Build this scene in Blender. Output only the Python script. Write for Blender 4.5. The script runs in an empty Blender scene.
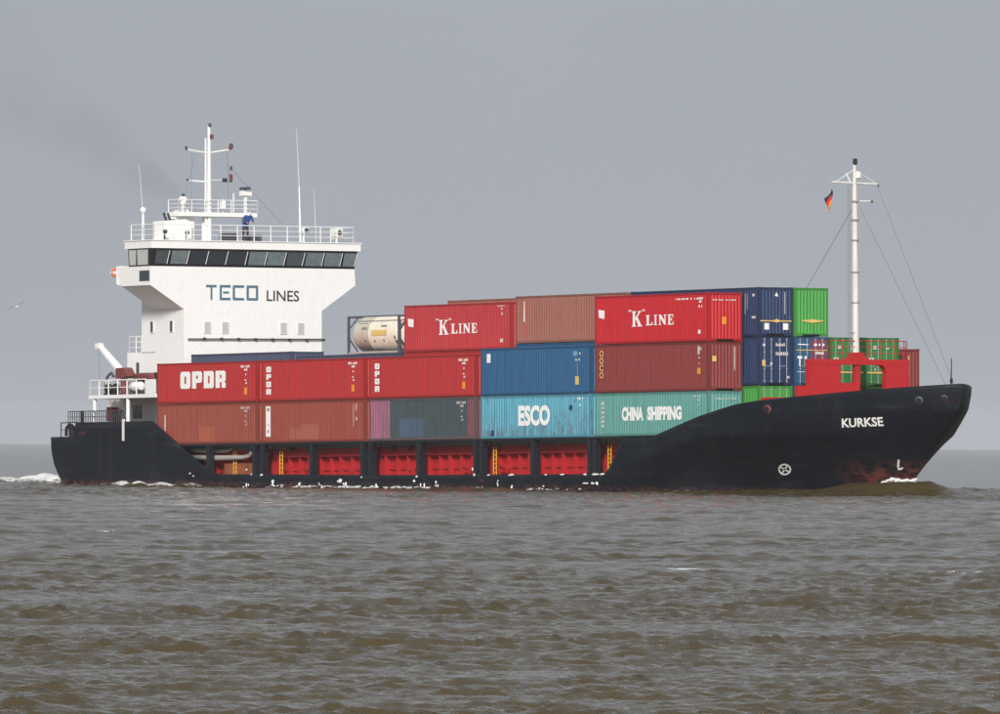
import bpy, bmesh, math, random
import numpy as np
from mathutils import Vector, Matrix

random.seed(11)
RNG = np.random.default_rng(7)
scene = bpy.context.scene
COL = scene.collection

# ------------------------------------------------------------------ camera
F_PX = 11000.87
CAM = Vector((552.7723, -361.5471, 3.1029))
YAW, PITCH, ROLL = -1.0003, 0.00764, 0.0061
TRIM = 0.0133                       # the ship sits a little down by the stern
cam_data = bpy.data.cameras.new('camera')
cam_data.sensor_fit = 'HORIZONTAL'
cam_data.sensor_width = 36.0
cam_data.lens = F_PX / 1000.0 * 36.0
cam_data.clip_start = 1.0
cam_data.clip_end = 60000.0
cam = bpy.data.objects.new('camera', cam_data)
COL.objects.link(cam)
_d = Vector((math.sin(YAW) * math.cos(PITCH), math.cos(YAW) * math.cos(PITCH), math.sin(PITCH)))
_r = Vector((math.cos(YAW), -math.sin(YAW), 0))
_u = _r.cross(_d)
_R = _r * math.cos(ROLL) + _u * math.sin(ROLL)
_U = -_r * math.sin(ROLL) + _u * math.cos(ROLL)
cam.matrix_world = Matrix(((_R.x, _U.x, -_d.x, CAM.x), (_R.y, _U.y, -_d.y, CAM.y),
                           (_R.z, _U.z, -_d.z, CAM.z), (0, 0, 0, 1)))
scene.camera = cam

# ------------------------------------------------------------------ sky and sun
SUN_EL, SUN_AZ = math.radians(27), math.atan2(-0.64, 0.77)     # towards the sun, behind the camera
world = bpy.data.worlds.new('World')
scene.world = world
world.use_nodes = True
wn, wl = world.node_tree.nodes, world.node_tree.links
wn.clear()
w_out = wn.new('ShaderNodeOutputWorld')
w_bg = wn.new('ShaderNodeBackground')
w_sky = wn.new('ShaderNodeTexSky')
w_sky.sky_type = 'NISHITA'
w_sky.sun_disc = False
w_sky.sun_elevation = SUN_EL
w_sky.sun_rotation = math.pi / 2 - SUN_AZ
w_sky.dust_density = 6.0
w_hs = wn.new('ShaderNodeHueSaturation')
w_hs.inputs['Saturation'].default_value = 0.25
w_mix = wn.new('ShaderNodeMix'); w_mix.data_type = 'RGBA'
w_mix.inputs[0].default_value = 0.93
# a closed layer of thin overcast in front of the clear sky
w_noise = wn.new('ShaderNodeTexNoise'); w_noise.inputs['Scale'].default_value = 7.0
w_noise.inputs['Detail'].default_value = 3.0
w_tc = wn.new('ShaderNodeTexCoord')
w_ramp = wn.new('ShaderNodeValToRGB')
w_ramp.color_ramp.elements[0].position = 0.3
w_ramp.color_ramp.elements[0].color = (3.92, 4.20, 4.68, 1)
w_ramp.color_ramp.elements[1].position = 0.7
w_ramp.color_ramp.elements[1].color = (4.36, 4.66, 5.14, 1)
wl.new(w_tc.outputs['Generated'], w_noise.inputs['Vector'])
wl.new(w_noise.outputs['Fac'], w_ramp.inputs['Fac'])
wl.new(w_sky.outputs['Color'], w_hs.inputs['Color'])
wl.new(w_hs.outputs['Color'], w_mix.inputs[6])
wl.new(w_ramp.outputs['Color'], w_mix.inputs[7])
wl.new(w_mix.outputs[2], w_bg.inputs['Color'])
w_bg.inputs['Strength'].default_value = 0.1
wl.new(w_bg.outputs['Background'], w_out.inputs['Surface'])

sun_data = bpy.data.lights.new('sun', 'SUN')
sun_data.energy = 4.2
sun_data.angle = math.radians(9)
sun_data.color = (1.0, 0.965, 0.92)
sun = bpy.data.objects.new('sun', sun_data)
COL.objects.link(sun)
sun_vec = Vector((math.cos(SUN_EL) * math.cos(SUN_AZ), math.cos(SUN_EL) * math.sin(SUN_AZ), math.sin(SUN_EL)))
sun.rotation_euler = sun_vec.to_track_quat('Z', 'Y').to_euler()
sun.location = (0, -60, 80)

scene.view_settings.view_transform = 'Standard'
scene.view_settings.look = 'None'
scene.view_settings.exposure = 0.0
scene.view_settings.gamma = 1.0
scene.view_settings.use_curve_mapping = False
scene.render.engine = 'CYCLES'
scene.cycles.use_denoising = True
scene.cycles.max_bounces = 6
scene.cycles.volume_bounces = 1
scene.cycles.volume_max_steps = 64

# ------------------------------------------------------------------ materials
MATS = {}
def _base(name):
    m = bpy.data.materials.new(name); m.use_nodes = True
    nt = m.node_tree; b = nt.nodes['Principled BSDF']
    MATS[name] = m
    return m, nt, nt.nodes, nt.links, b
def _mixrgb(nt, fac, a, b):
    n = nt.nodes.new('ShaderNodeMix'); n.data_type = 'RGBA'
    for sock, v in ((n.inputs[0], fac), (n.inputs[6], a), (n.inputs[7], b)):
        if hasattr(v, 'is_output'): nt.links.new(v, sock)
        elif isinstance(v, (int, float)): sock.default_value = v
        else: sock.default_value = (*v, 1) if len(v) == 3 else v
    return n.outputs[2]
def _math(nt, op, a, b=None, clamp=False):
    n = nt.nodes.new('ShaderNodeMath'); n.operation = op; n.use_clamp = clamp
    for i, v in enumerate((a, b)):
        if v is None: continue
        if hasattr(v, 'is_output'): nt.links.new(v, n.inputs[i])
        else: n.inputs[i].default_value = v
    return n.outputs[0]
def _noise(nt, vec, scale, detail=3.0, rough=0.55):
    n = nt.nodes.new('ShaderNodeTexNoise')
    n.inputs['Scale'].default_value = scale; n.inputs['Detail'].default_value = detail
    n.inputs['Roughness'].default_value = rough
    nt.links.new(vec, n.inputs['Vector'])
    return n.outputs['Fac']
def _ramp(nt, fac, lo, hi):
    n = nt.nodes.new('ShaderNodeMapRange'); n.inputs['From Min'].default_value = lo
    n.inputs['From Max'].default_value = hi; n.clamp = True
    nt.links.new(fac, n.inputs['Value'])
    return n.outputs['Result']
def _scaled(nt, vec, s):
    n = nt.nodes.new('ShaderNodeVectorMath'); n.operation = 'MULTIPLY'
    nt.links.new(vec, n.inputs[0]); n.inputs[1].default_value = s
    return n.outputs[0]

def paint(name, col, rough=0.5, fade=0.25, rust=0.25, streak=0.25, patches=(), low_rust=0.0, metal=0.0):
    """weathered paint: faded clouds, vertical run-off streaks, rust specks; patches = repainted rectangles"""
    m, nt, N, L, b = _base(name)
    geo = N.new('ShaderNodeNewGeometry'); pos = geo.outputs['Position']
    obc = N.new('ShaderNodeTexCoord').outputs['Object']
    c = tuple(col)
    pale = tuple(min(1, v * 0.75 + 0.25 * (0.33 * (c[0] + c[1] + c[2]))) for v in c)
    dark = tuple(v * 0.62 for v in c)
    out = c
    if patches:
        sx = N.new('ShaderNodeSeparateXYZ'); L.new(obc, sx.inputs[0])
        for (u0, u1, z0, z1, pc, k) in patches:
            e = _math(nt, 'MULTIPLY', _math(nt, 'GREATER_THAN', sx.outputs['X'], u0), _math(nt, 'LESS_THAN', sx.outputs['X'], u1))
            f = _math(nt, 'MULTIPLY', _math(nt, 'GREATER_THAN', sx.outputs['Z'], z0), _math(nt, 'LESS_THAN', sx.outputs['Z'], z1))
            g = _math(nt, 'MULTIPLY', _math(nt, 'MULTIPLY', e, f), k)
            out = _mixrgb(nt, g, out, pc)
    n1 = _noise(nt, pos, 0.9, 4)
    out = _mixrgb(nt, _math(nt, 'MULTIPLY', _ramp(nt, n1, 0.40, 0.72), fade), out, pale)
    n2 = _noise(nt, _scaled(nt, pos, (4.5, 4.5, 0.35)), 1.0, 3)
    out = _mixrgb(nt, _math(nt, 'MULTIPLY', _ramp(nt, n2, 0.50, 0.72), streak), out, dark)
    n3 = _noise(nt, _scaled(nt, pos, (2.6, 2.6, 1.1)), 1.7, 5, 0.65)
    rf = _ramp(nt, n3, 0.60, 0.70)
    rf = _math(nt, 'MULTIPLY', rf, rust)
    if low_rust:
        sz = N.new('ShaderNodeSeparateXYZ'); L.new(obc, sz.inputs[0])
        n4 = _noise(nt, _scaled(nt, pos, (3.4, 3.4, 0.8)), 1.3, 5, 0.7)
        lo = _math(nt, 'MULTIPLY', _ramp(nt, n4, 0.46, 0.60), _ramp(nt, sz.outputs['Z'], 1.9, 0.1))
        rf = _math(nt, 'MAXIMUM', rf, _math(nt, 'MULTIPLY', lo, low_rust))
    out = _mixrgb(nt, rf, out, (0.11, 0.045, 0.022))
    if hasattr(out, 'is_output'): L.new(out, b.inputs['Base Color'])
    else: b.inputs['Base Color'].default_value = (*out, 1)
    L.new(_math(nt, 'ADD', _math(nt, 'MULTIPLY', n1, 0.25), rough - 0.12), b.inputs['Roughness'])
    b.inputs['Metallic'].default_value = metal
    b.inputs['Specular IOR Level'].default_value = 0.35
    bp = N.new('ShaderNodeBump'); bp.inputs['Strength'].default_value = 0.5; bp.inputs['Distance'].default_value = 0.05
    L.new(_noise(nt, pos, 1.8, 3), bp.inputs['Height']); L.new(bp.outputs[0], b.inputs['Normal'])
    return m
def plain(name, col, rough=0.5, metal=0.0, var=0.2, alpha=1.0):
    m, nt, N, L, b = _base(name)
    pos = N.new('ShaderNodeNewGeometry').outputs['Position']
    n = _noise(nt, pos, 2.5, 4)
    L.new(_mixrgb(nt, _math(nt, 'MULTIPLY', _ramp(nt, n, 0.35, 0.75), var), col, tuple(v * 0.55 for v in col)), b.inputs['Base Color'])
    b.inputs['Roughness'].default_value = rough; b.inputs['Metallic'].default_value = metal
    b.inputs['Alpha'].default_value = alpha
    return m

WHITE = paint('white_paint', (0.80, 0.79, 0.77), 0.45, 0.15, 0.10, 0.07)
OFFWHITE = paint('cream_paint', (0.72, 0.70, 0.66), 0.5, 0.2, 0.25, 0.12)
SHIPRED = paint('red_deck_paint', (0.42, 0.014, 0.017), 0.6, 0.08, 0.25, 0.4)
NAVYSTEEL = paint('dark_navy_steel', (0.010, 0.013, 0.020), 0.5, 0.2, 0.15, 0.1)
GREYGREEN = paint('grey_green_hatch_paint', (0.30, 0.31, 0.28), 0.6, 0.3, 0.3, 0.3)
DECKPAINT = paint('deck_paint', (0.12, 0.05, 0.04), 0.7, 0.3, 0.4, 0.2)
YELLOW = plain('yellow_paint', (0.72, 0.38, 0.03), 0.5)
ORANGE = plain('orange_paint', (0.75, 0.14, 0.04), 0.5)
BLACK = plain('black_fitting', (0.012, 0.012, 0.014), 0.5)
DARKGREY = plain('dark_grey_steel', (0.06, 0.065, 0.07), 0.5)
RUSTRED = plain('brown_red_canvas', (0.16, 0.035, 0.03), 0.7)
WIRE = plain('steel_wire', (0.20, 0.21, 0.22), 0.6)
PIPE = plain('weathered_pipe', (0.42, 0.39, 0.34), 0.6, var=0.5)
LETTER = plain('white_lettering', (0.86, 0.85, 0.82), 0.55, var=0.12)
LETTER_FADED = plain('faded_white_lettering', (0.62, 0.58, 0.54), 0.6, var=0.6)
LETTER_YELLOW = plain('yellow_lettering', (0.72, 0.50, 0.16), 0.55, var=0.3)
LETTER_AMBER = plain('amber_sticker', (0.75, 0.30, 0.03), 0.5)
LETTER_BLUE = plain('teal_blue_lettering', (0.075, 0.165, 0.225), 0.5, var=0.1)
LETTER_DARK = plain('dark_grey_lettering', (0.035, 0.035, 0.04), 0.5, var=0.1)
LETTER_PALEBLUE = plain('pale_blue_emblem', (0.16, 0.36, 0.55), 0.5)
GLASS_DARK = plain('dark_window_glass', (0.035, 0.042, 0.05), 0.06, var=0.1)
GLASS_MID = plain('grey_window_glass', (0.075, 0.09, 0.10), 0.06, var=0.6)
GLASS_PALE = plain('pale_window_glass', (0.17, 0.21, 0.22), 0.08, var=0.7)
GLASS_CURT = plain('curtained_window_glass', (0.48, 0.49, 0.48), 0.12, var=0.2)
FOAM = plain('white_foam', (0.80, 0.81, 0.80), 0.9, var=0.1)

def hull_material():
    m, nt, N, L, b = _base('black_hull_paint')
    obc = N.new('ShaderNodeTexCoord').outputs['Object']
    sp = N.new('ShaderNodeSeparateXYZ'); L.new(obc, sp.inputs[0])
    X, Z = sp.outputs['X'], sp.outputs['Z']
    n1 = _noise(nt, obc, 0.35, 5)
    out = _mixrgb(nt, _ramp(nt, n1, 0.35, 0.7), (0.0045, 0.0062, 0.0100), (0.0085, 0.0115, 0.0185))
    n2 = _noise(nt, _scaled(nt, obc, (1.5, 1.5, 0.12)), 1.0, 4)
    out = _mixrgb(nt, _math(nt, 'MULTIPLY', _ramp(nt, n2, 0.55, 0.75), 0.5), out, (0.024, 0.023, 0.025))
    # rust and bare antifouling along the waterline at the bow, and a few scrapes elsewhere
    n3 = _noise(nt, _scaled(nt, obc, (0.9, 0.9, 1.5)), 1.0, 6, 0.7)
    zw = _math(nt, 'ADD', Z, _math(nt, 'MULTIPLY', X, TRIM))               # height over the water
    low = _ramp(nt, zw, 2.3, 1.3)
    fore = _ramp(nt, X, 18.2, 20.8)
    wear = _math(nt, 'MULTIPLY', _math(nt, 'MULTIPLY', low, fore), _ramp(nt, n3, 0.47, 0.54))
    out = _mixrgb(nt, wear, out, (0.12, 0.040, 0.028))
    n3b = _noise(nt, _scaled(nt, obc, (1.3, 1.3, 2.4)), 2.0, 5, 0.7)
    red = _math(nt, 'MULTIPLY', _math(nt, 'MULTIPLY', _ramp(nt, zw, 1.6, 1.0), _ramp(nt, X, 19.0, 21.0)), _ramp(nt, n3b, 0.46, 0.53))
    out = _mixrgb(nt, red, out, (0.17, 0.028, 0.022))
    belt = _math(nt, 'MULTIPLY', _ramp(nt, zw, 0.55, 0.25), _math(nt, 'MULTIPLY', _ramp(nt, n3b, 0.47, 0.58), 0.75))
    out = _mixrgb(nt, belt, out, (0.14, 0.05, 0.035))
    n6 = _noise(nt, _scaled(nt, obc, (0.22, 0.22, 2.2)), 1.0, 6, 0.7)
    out = _mixrgb(nt, _math(nt, 'MULTIPLY', _ramp(nt, n6, 0.56, 0.68), 0.35), out, (0.050, 0.050, 0.056))
    n5 = _noise(nt, _scaled(nt, obc, (0.35, 0.35, 1.4)), 1.3, 5, 0.75)
    out = _mixrgb(nt, _math(nt, 'MULTIPLY', _ramp(nt, n5, 0.635, 0.68), 0.6), out, (0.13, 0.040, 0.032))
    L.new(out, b.inputs['Base Color'])
    L.new(_math(nt, 'ADD', _math(nt, 'MULTIPLY', n1, 0.25), 0.38), b.inputs['Roughness'])
    b.inputs['Specular IOR Level'].default_value = 0.14
    bp = N.new('ShaderNodeBump'); bp.inputs['Strength'].default_value = 0.35; bp.inputs['Distance'].default_value = 0.05
    # plating: dished between the frames, proud welds along the strakes
    fr_ = _math(nt, 'ABSOLUTE', _math(nt, 'SINE', _math(nt, 'MULTIPLY', X, math.pi / 0.7)))
    st_ = _math(nt, 'POWER', _math(nt, 'ABSOLUTE', _math(nt, 'SINE', _math(nt, 'MULTIPLY', Z, math.pi / 1.9))), 0.08)
    bt_ = _math(nt, 'POWER', _math(nt, 'ABSOLUTE', _math(nt, 'SINE', _math(nt, 'MULTIPLY', X, math.pi / 7.4))), 0.05)
    hgt = _math(nt, 'ADD', _math(nt, 'MULTIPLY', _noise(nt, obc, 0.8, 3), 1.0), _math(nt, 'ADD', _math(nt, 'MULTIPLY', fr_, .16), _math(nt, 'ADD', _math(nt, 'MULTIPLY', st_, -.35), _math(nt, 'MULTIPLY', bt_, -.35))))
    L.new(hgt, bp.inputs['Height']); L.new(bp.outputs[0], b.inputs['Normal'])
    return m
HULLMAT = hull_material()

# ------------------------------------------------------------------ mesh helpers
class MB:
    """collects shapes of ONE object"""
    def __init__(s): s.v = []; s.f = []
    def add(s, verts, faces):
        o = len(s.v); s.v += [tuple(p) for p in verts]; s.f += [tuple(i + o for i in f) for f in faces]; return s
    def box(s, x0, x1, y0, y1, z0, z1):
        return s.add([(x0, y0, z0), (x1, y0, z0), (x1, y1, z0), (x0, y1, z0), (x0, y0, z1), (x1, y0, z1), (x1, y1, z1), (x0, y1, z1)],
                     [(0, 3, 2, 1), (4, 5, 6, 7), (0, 1, 5, 4), (1, 2, 6, 5), (2, 3, 7, 6), (3, 0, 4, 7)])
    def tube(s, a, b, r0, r1=None, n=8):
        r1 = r0 if r1 is None else r1
        a, b = Vector(a), Vector(b); d = (b - a).normalized()
        p = d.orthogonal().normalized(); q = d.cross(p)
        vs = []
        for c, r in ((a, r0), (b, r1)):
            vs += [c + (p * math.cos(2 * math.pi * k / n) + q * math.sin(2 * math.pi * k / n)) * r for k in range(n)]
        fs = [(k, (k + 1) % n, n + (k + 1) % n, n + k) for k in range(n)] + [tuple(range(n))[::-1], tuple(range(n, 2 * n))]
        return s.add(vs, fs)
    def path(s, pts, r, n=8):
        pts = [Vector(p) for p in pts]; rings = []; up = Vector((0.123, 0.31, 0.94)).normalized()
        for i, p in enumerate(pts):
            t = (pts[min(i + 1, len(pts) - 1)] - pts[max(i - 1, 0)]).normalized()
            a = t.cross(up).normalized(); b = a.cross(t)
            rr = r[i] if isinstance(r, (list, tuple)) else r
            rings.append([p + (a * math.cos(2 * math.pi * k / n) + b * math.sin(2 * math.pi * k / n)) * rr for k in range(n)])
        vs = [v for R in rings for v in R]; fs = []
        for i in range(len(pts) - 1):
            for k in range(n):
                fs.append((i * n + k, i * n + (k + 1) % n, (i + 1) * n + (k + 1) % n, (i + 1) * n + k))
        fs += [tuple(range(n))[::-1], tuple(range((len(pts) - 1) * n, len(pts) * n))]
        return s.add(vs, fs)
    def prism(s, poly, axis, a, b):
        """polygon in the plane across `axis`, extruded from a to b"""
        def p3(p, t):
            return {'x': (t, p[0], p[1]), 'y': (p[0], t, p[1]), 'z': (p[0], p[1], t)}[axis]
        n = len(poly)
        return s.add([p3(p, a) for p in poly] + [p3(p, b) for p in poly],
                     [tuple(range(n))[::-1], tuple(range(n, 2 * n))] + [(k, (k + 1) % n, n + (k + 1) % n, n + k) for k in range(n)])
    def lathe(s, prof, org, axis='z', n=12):
        vs = []; org = Vector(org)
        for (h, r) in prof:
            for k in range(n):
                c, q = r * math.cos(2 * math.pi * k / n), r * math.sin(2 * math.pi * k / n)
                vs.append(org + Vector({'z': (c, q, h), 'x': (h, c, q), 'y': (c, h, q)}[axis]))
        m = len(prof); fs = []
        for i in range(m - 1):
            for k in range(n): fs.append((i * n + k, i * n + (k + 1) % n, (i + 1) * n + (k + 1) % n, (i + 1) * n + k))
        fs += [tuple(range(n))[::-1], tuple(range((m - 1) * n, m * n))]
        return s.add(vs, fs)
    def mesh(s, name, smooth=False, fix=True):
        me = bpy.data.meshes.new(name); me.from_pydata(s.v, [], s.f); me.update()
        if fix:
            bm = bmesh.new(); bm.from_mesh(me); bmesh.ops.recalc_face_normals(bm, faces=bm.faces); bm.to_mesh(me); bm.free()
        if smooth:
            me.polygons.foreach_set('use_smooth', [True] * len(me.polygons))
        return me
    def build(s, name, mat, parent=None, smooth=False, label=None, fix=True):
        return link(name, s.mesh(name, smooth, fix), mat, parent, label)
def link(name, me, mat, parent=None, label=None):
    """an object of its own; the material sits on the object so that mesh data can be shared"""
    o = bpy.data.objects.new(name, me); COL.objects.link(o)
    if mat is not None:
        if len(me.materials) == 0: me.materials.append(mat)
        o.material_slots[0].link = 'OBJECT'; o.material_slots[0].material = mat
    o.parent = parent
    if label: o['label'] = label
    return o
def smooth_by_angle(o, deg=35):
    me = o.data
    me.polygons.foreach_set('use_smooth', [True] * len(me.polygons))
    bm = bmesh.new(); bm.from_mesh(me)
    for e in bm.edges:
        if len(e.link_faces) == 2 and e.calc_face_angle(0) > math.radians(deg): e.smooth = False
    bm.to_mesh(me); bm.free()
def thing(name, label, cat, group=None, loc=(0, 0, 0)):
    o = bpy.data.objects.new(name, None); COL.objects.link(o); o.empty_display_size = 0.5
    o.location = loc; o['label'] = label; o['category'] = cat
    if group: o['group'] = group
    return o
def tag(o, label=None, cat=None, group=None, kind=None):
    for k, v in (('label', label), ('category', cat), ('group', group), ('kind', kind)):
        if v: o[k] = v
    return o
ABOARD = []                     # everything that trims with the ship

# flat print -------------------------------------------------------
_TXT = {}
def text2d(s, bold=0.0):
    """triangulated lettering, normalised to a 1 x 1 box"""
    if (s, bold) in _TXT: return _TXT[(s, bold)]
    cu = bpy.data.curves.new('lettering', 'FONT'); cu.body = s; cu.offset = bold; cu.resolution_u = 3
    o = bpy.data.objects.new('lettering', cu); COL.objects.link(o)
    dg = bpy.context.evaluated_depsgraph_get(); dg.update()
    me = bpy.data.meshes.new_from_object(o.evaluated_get(dg))
    V = [(v.co.x, v.co.y) for v in me.vertices]; Fc = [tuple(p.vertices) for p in me.polygons]
    bpy.data.objects.remove(o); bpy.data.curves.remove(cu); bpy.data.meshes.remove(me)
    x0, x1 = min(v[0] for v in V), max(v[0] for v in V); y0, y1 = min(v[1] for v in V), max(v[1] for v in V)
    V = [((x - x0) / (x1 - x0), (y - y0) / (y1 - y0)) for x, y in V]
    _TXT[(s, bold)] = (V, Fc)
    return _TXT[(s, bold)]
SERIF = {
 'K': [(0,0),(.42,0),(.42,.07),(.33,.07),(.33,.40),(.40,.47),(.64,.07),(.56,.07),(.56,0),(1.02,0),(1.02,.07),(.93,.07),(.57,.62),(.82,.93),(.92,.93),(.92,1),(.58,1),(.58,.93),(.67,.93),(.33,.54),(.33,.93),(.42,.93),(.42,1),(0,1),(0,.93),(.10,.93),(.10,.07),(0,.07)],
 'L': [(0,0),(1,0),(1,.34),(.9,.34),(.8,.1),(.47,.1),(.47,.92),(.6,.92),(.6,1),(0,1),(0,.92),(.13,.92),(.13,.08),(0,.08)],
 'I': [(0,0),(1,0),(1,.08),(.74,.08),(.74,.92),(1,.92),(1,1),(0,1),(0,.92),(.26,.92),(.26,.08),(0,.08)],
 'N': [(0,0),(.34,0),(.34,.08),(.24,.08),(.24,.66),(.76,0),(.92,0),(.92,.92),(1,.92),(1,1),(.66,1),(.66,.92),(.78,.92),(.78,.42),(.34,1),(0,1),(0,.92),(.1,.92),(.1,.08),(0,.08)],
 'E': [(0,0),(.95,0),(1,.32),(.9,.32),(.82,.1),(.44,.1),(.44,.46),(.6,.46),(.65,.36),(.73,.36),(.73,.68),(.65,.68),(.6,.56),(.44,.56),(.44,.9),(.8,.9),(.86,.70),(.95,.70),(.92,1),(0,1),(0,.92),(.13,.92),(.13,.08),(0,.08)]}
def place2d(shape, u0, u1, v0, v1):
    V, Fc = shape
    return [(u0 + (u1 - u0) * x, v0 + (v1 - v0) * y) for x, y in V], Fc
def join2d(items):
    V, Fc = [], []
    for v, f in items:
        o = len(V); V += v; Fc += [tuple(i + o for i in q) for q in f]
    return V, Fc
def poly2d(poly): return (list(poly), [tuple(range(len(poly)))])
def rect2d(u0, u1, v0, v1): return poly2d([(u0, v0), (u1, v0), (u1, v1), (u0, v1)])
def marks2d(u0, u1, v0, v1, seed):
    """rows of small characters too far off to read"""
    rg = random.Random(seed); it = []; u = u0; h = v1 - v0
    while u < u1 - .04:
        w = min(h * rg.uniform(.45, .75), u1 - u)
        if rg.random() > .14: it.append(rect2d(u, u + w, v0, v1 if rg.random() > .3 else v0 + h * .8))
        u += w + h * .22
    return join2d(it)
def kline2d(u0, u1, v0, v1, lu0, lu1, lv0, lv1):
    it = [place2d(poly2d(SERIF['K']), u0, u1, v0, v1)]
    w = lu1 - lu0
    for ch, a, b in (('L', 0, .24), ('I', .29, .41), ('N', .46, .73), ('E', .78, 1.0)):
        it.append(place2d(poly2d(SERIF[ch]), lu0 + a * w, lu0 + b * w, lv0, lv1))
    h = v1 - v0
    for q in (u0 - .34, u0 - .16, u1 + .02, u1 + .20):           # quotation marks
        it.append(rect2d(q, q + .10, v1 - .02 * h, v1 + .10 * h))
    return join2d(it)
def opdr2d(u0, u1, v0, v1, stacked=False):
    c = .12
    col_l = [(c, 0), (.42, 0), (.42, 1), (c, 1), (0, 1 - c), (0, c)]
    sq_l = [(0, 0), (.42, 0), (.42, 1), (0, 1)]
    col_r = [(.58, 0), (1 - c, 0), (1, c), (1, 1 - c), (1 - c, 1), (.58, 1)]
    top, bot = [(.42, .72), (.58, .72), (.58, 1), (.42, 1)], [(.42, 0), (.58, 0), (.58, .28), (.42, .28)]
    pr = [(.58, .33), (1 - c, .33), (1, .33 + c), (1, 1 - c), (1 - c, 1), (.58, 1)]
    mid = [(.42, .33), (.58, .33), (.58, .56), (.42, .56)]
    ptop = [(.42, .76), (.58, .76), (.58, 1), (.42, 1)]
    leg = [(.60, 0), (1, 0), (1, .28), (.90, .329), (.60, .329)]
    G = [[col_l, col_r, top, bot], [sq_l, pr, mid, ptop], [sq_l, col_r, top, bot], [sq_l, pr, mid, ptop, leg]]
    it = []
    for k, g in enumerate(G):
        if stacked: a, b, e, f = u0, u1, v1 - (v1 - v0) * (k * .265 + .205), v1 - (v1 - v0) * (k * .265)
        else: w = (u1 - u0); a, b, e, f = u0 + w * k * .259, u0 + w * (k * .259 + .223), v0, v1
        for p in g: it.append(place2d(poly2d(p), a, b, e, f))
    return join2d(it)
def teco2d(u0, u1, v0, v1):
    t, h = .20, .17
    T = [[(0, 1 - h), (1, 1 - h), (1, 1), (0, 1)], [(.42, 0), (.60, 0), (.60, 1 - h), (.42, 1 - h)]]
    E = [[(0, 0), (t, 0), (t, 1), (0, 1)], [(t, 1 - h), (1, 1 - h), (1, 1), (t, 1)], [(t, 0), (1, 0), (1, h), (t, h)], [(.30, .44), (.86, .44), (.86, .58), (.30, .58)]]
    Cc = [[(0, .06), (.06, 0), (t, 0), (t, 1), (.06, 1), (0, .94)], [(t, 1 - h), (1, 1 - h), (1, 1), (t, 1)], [(t, 0), (1, 0), (1, h), (t, h)]]
    O = [[(0, .06), (.06, 0), (t, 0), (t, 1), (.06, 1), (0, .94)], [(1 - t, 0), (.94, 0), (1, .06), (1, .94), (.94, 1), (1 - t, 1)], [(t, 1 - h), (1 - t, 1 - h), (1 - t, 1), (t, 1)], [(t, 0), (1 - t, 0), (1 - t, h), (t, h)]]
    it = []; w = u1 - u0
    for g, a, b in ((T, 0, .20), (E, .26, .47), (Cc, .51, .73), (O, .775, 1)):
        for p in g: it.append(place2d(poly2d(p), u0 + a * w, u0 + b * w, v0, v1))
    return join2d(it)
def decal(parent, name, shape, plane, off, mat, label=None):
    """flat print on a face: 'S' looks to starboard (-y), 'F' looks forward (+x)"""
    V, Fc = shape
    co = [(u, off, v) for u, v in V] if plane == 'S' else [(off, u, v) for u, v in V]
    return MB().add(co, Fc).build(name, mat, parent, label=label, fix=False)

# ------------------------------------------------------------------ hull form (ship frame: x forward, y to port, z up)
YC, BH = 7.65, 7.9
TOPX = [-64.4,-61.15,-61.05,-51.45,-51.3,-45.3,-44.2,-42.9,-21.7,1.3,1.9,3.3,3.5,6.6,7.2,14.7,16.2,19.5,23,27.6]
TOPZ = [4.04,4.04,4.95,4.93,4.87,2.08,1.66,1.47,1.26,1.15,1.5,3.25,3.32,3.32,3.45,5.16,5.36,5.62,5.92,6.25]
STZ, STX = [-3,-1.5,0,1.2,2.8,4.0,4.75,5.6,6.4], [19.5,20.6,21.7,23.0,24.75,26.25,27.1,27.4,27.5]
AFZ, AFX = [-3,-.5,.6,1.05,2.16,3.2,4.1,6], [-58,-60.,-61.6,-62.9,-63.95,-64.35,-64.4,-64.4]
def ztop(X): return np.interp(X, TOPX, TOPZ)
def zknuckle(X): return np.interp(X, [0, 16, 27.5], [-.4, 4.35, 5.0])
def xstem(z): return np.interp(z, STZ, STX)
def xaft(z): return np.interp(z, AFZ, AFX)
def mapx(X, z):
    x = np.where(X > 6, 6 + (X - 6) * (xstem(z) - 6) / (27.5 - 6), X)
    return np.where(X < -57, -57 + (X + 57) * (xaft(z) + 57) / (-64.4 + 57), x)
def hb(x, z):
    t = np.interp(z, [-1.5,0,1.2,2.3,3.3,4.75,5.8], [0,.2,.44,.72,.97,1.0,1.02])
    xs, xe = -5 + t * 16.6, xstem(z)
    s = np.clip((x - xs) / (xe - xs), 0, 1)
    h = BH * np.power(np.clip(1 - s ** (1.75 - .35 * t), 0, 1), .95 - .17 * t)
    q = np.clip((xaft(z) + 4.0 - x) / 4.0, 0, 1)
    return h - q ** 3 * 0.12
def on_hull(x, z, off=0.02):
    e = 0.05
    y = YC - float(hb(x, z))
    dx = -(float(hb(x + e, z)) - float(hb(x - e, z))) / (2 * e)
    dz = -(float(hb(x, z + e)) - float(hb(x, z - e))) / (2 * e)
    n = Vector((dx, -1, dz)); n.normalize()          # outward on the starboard side
    return Vector((x, y, z)) + n * off

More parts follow.
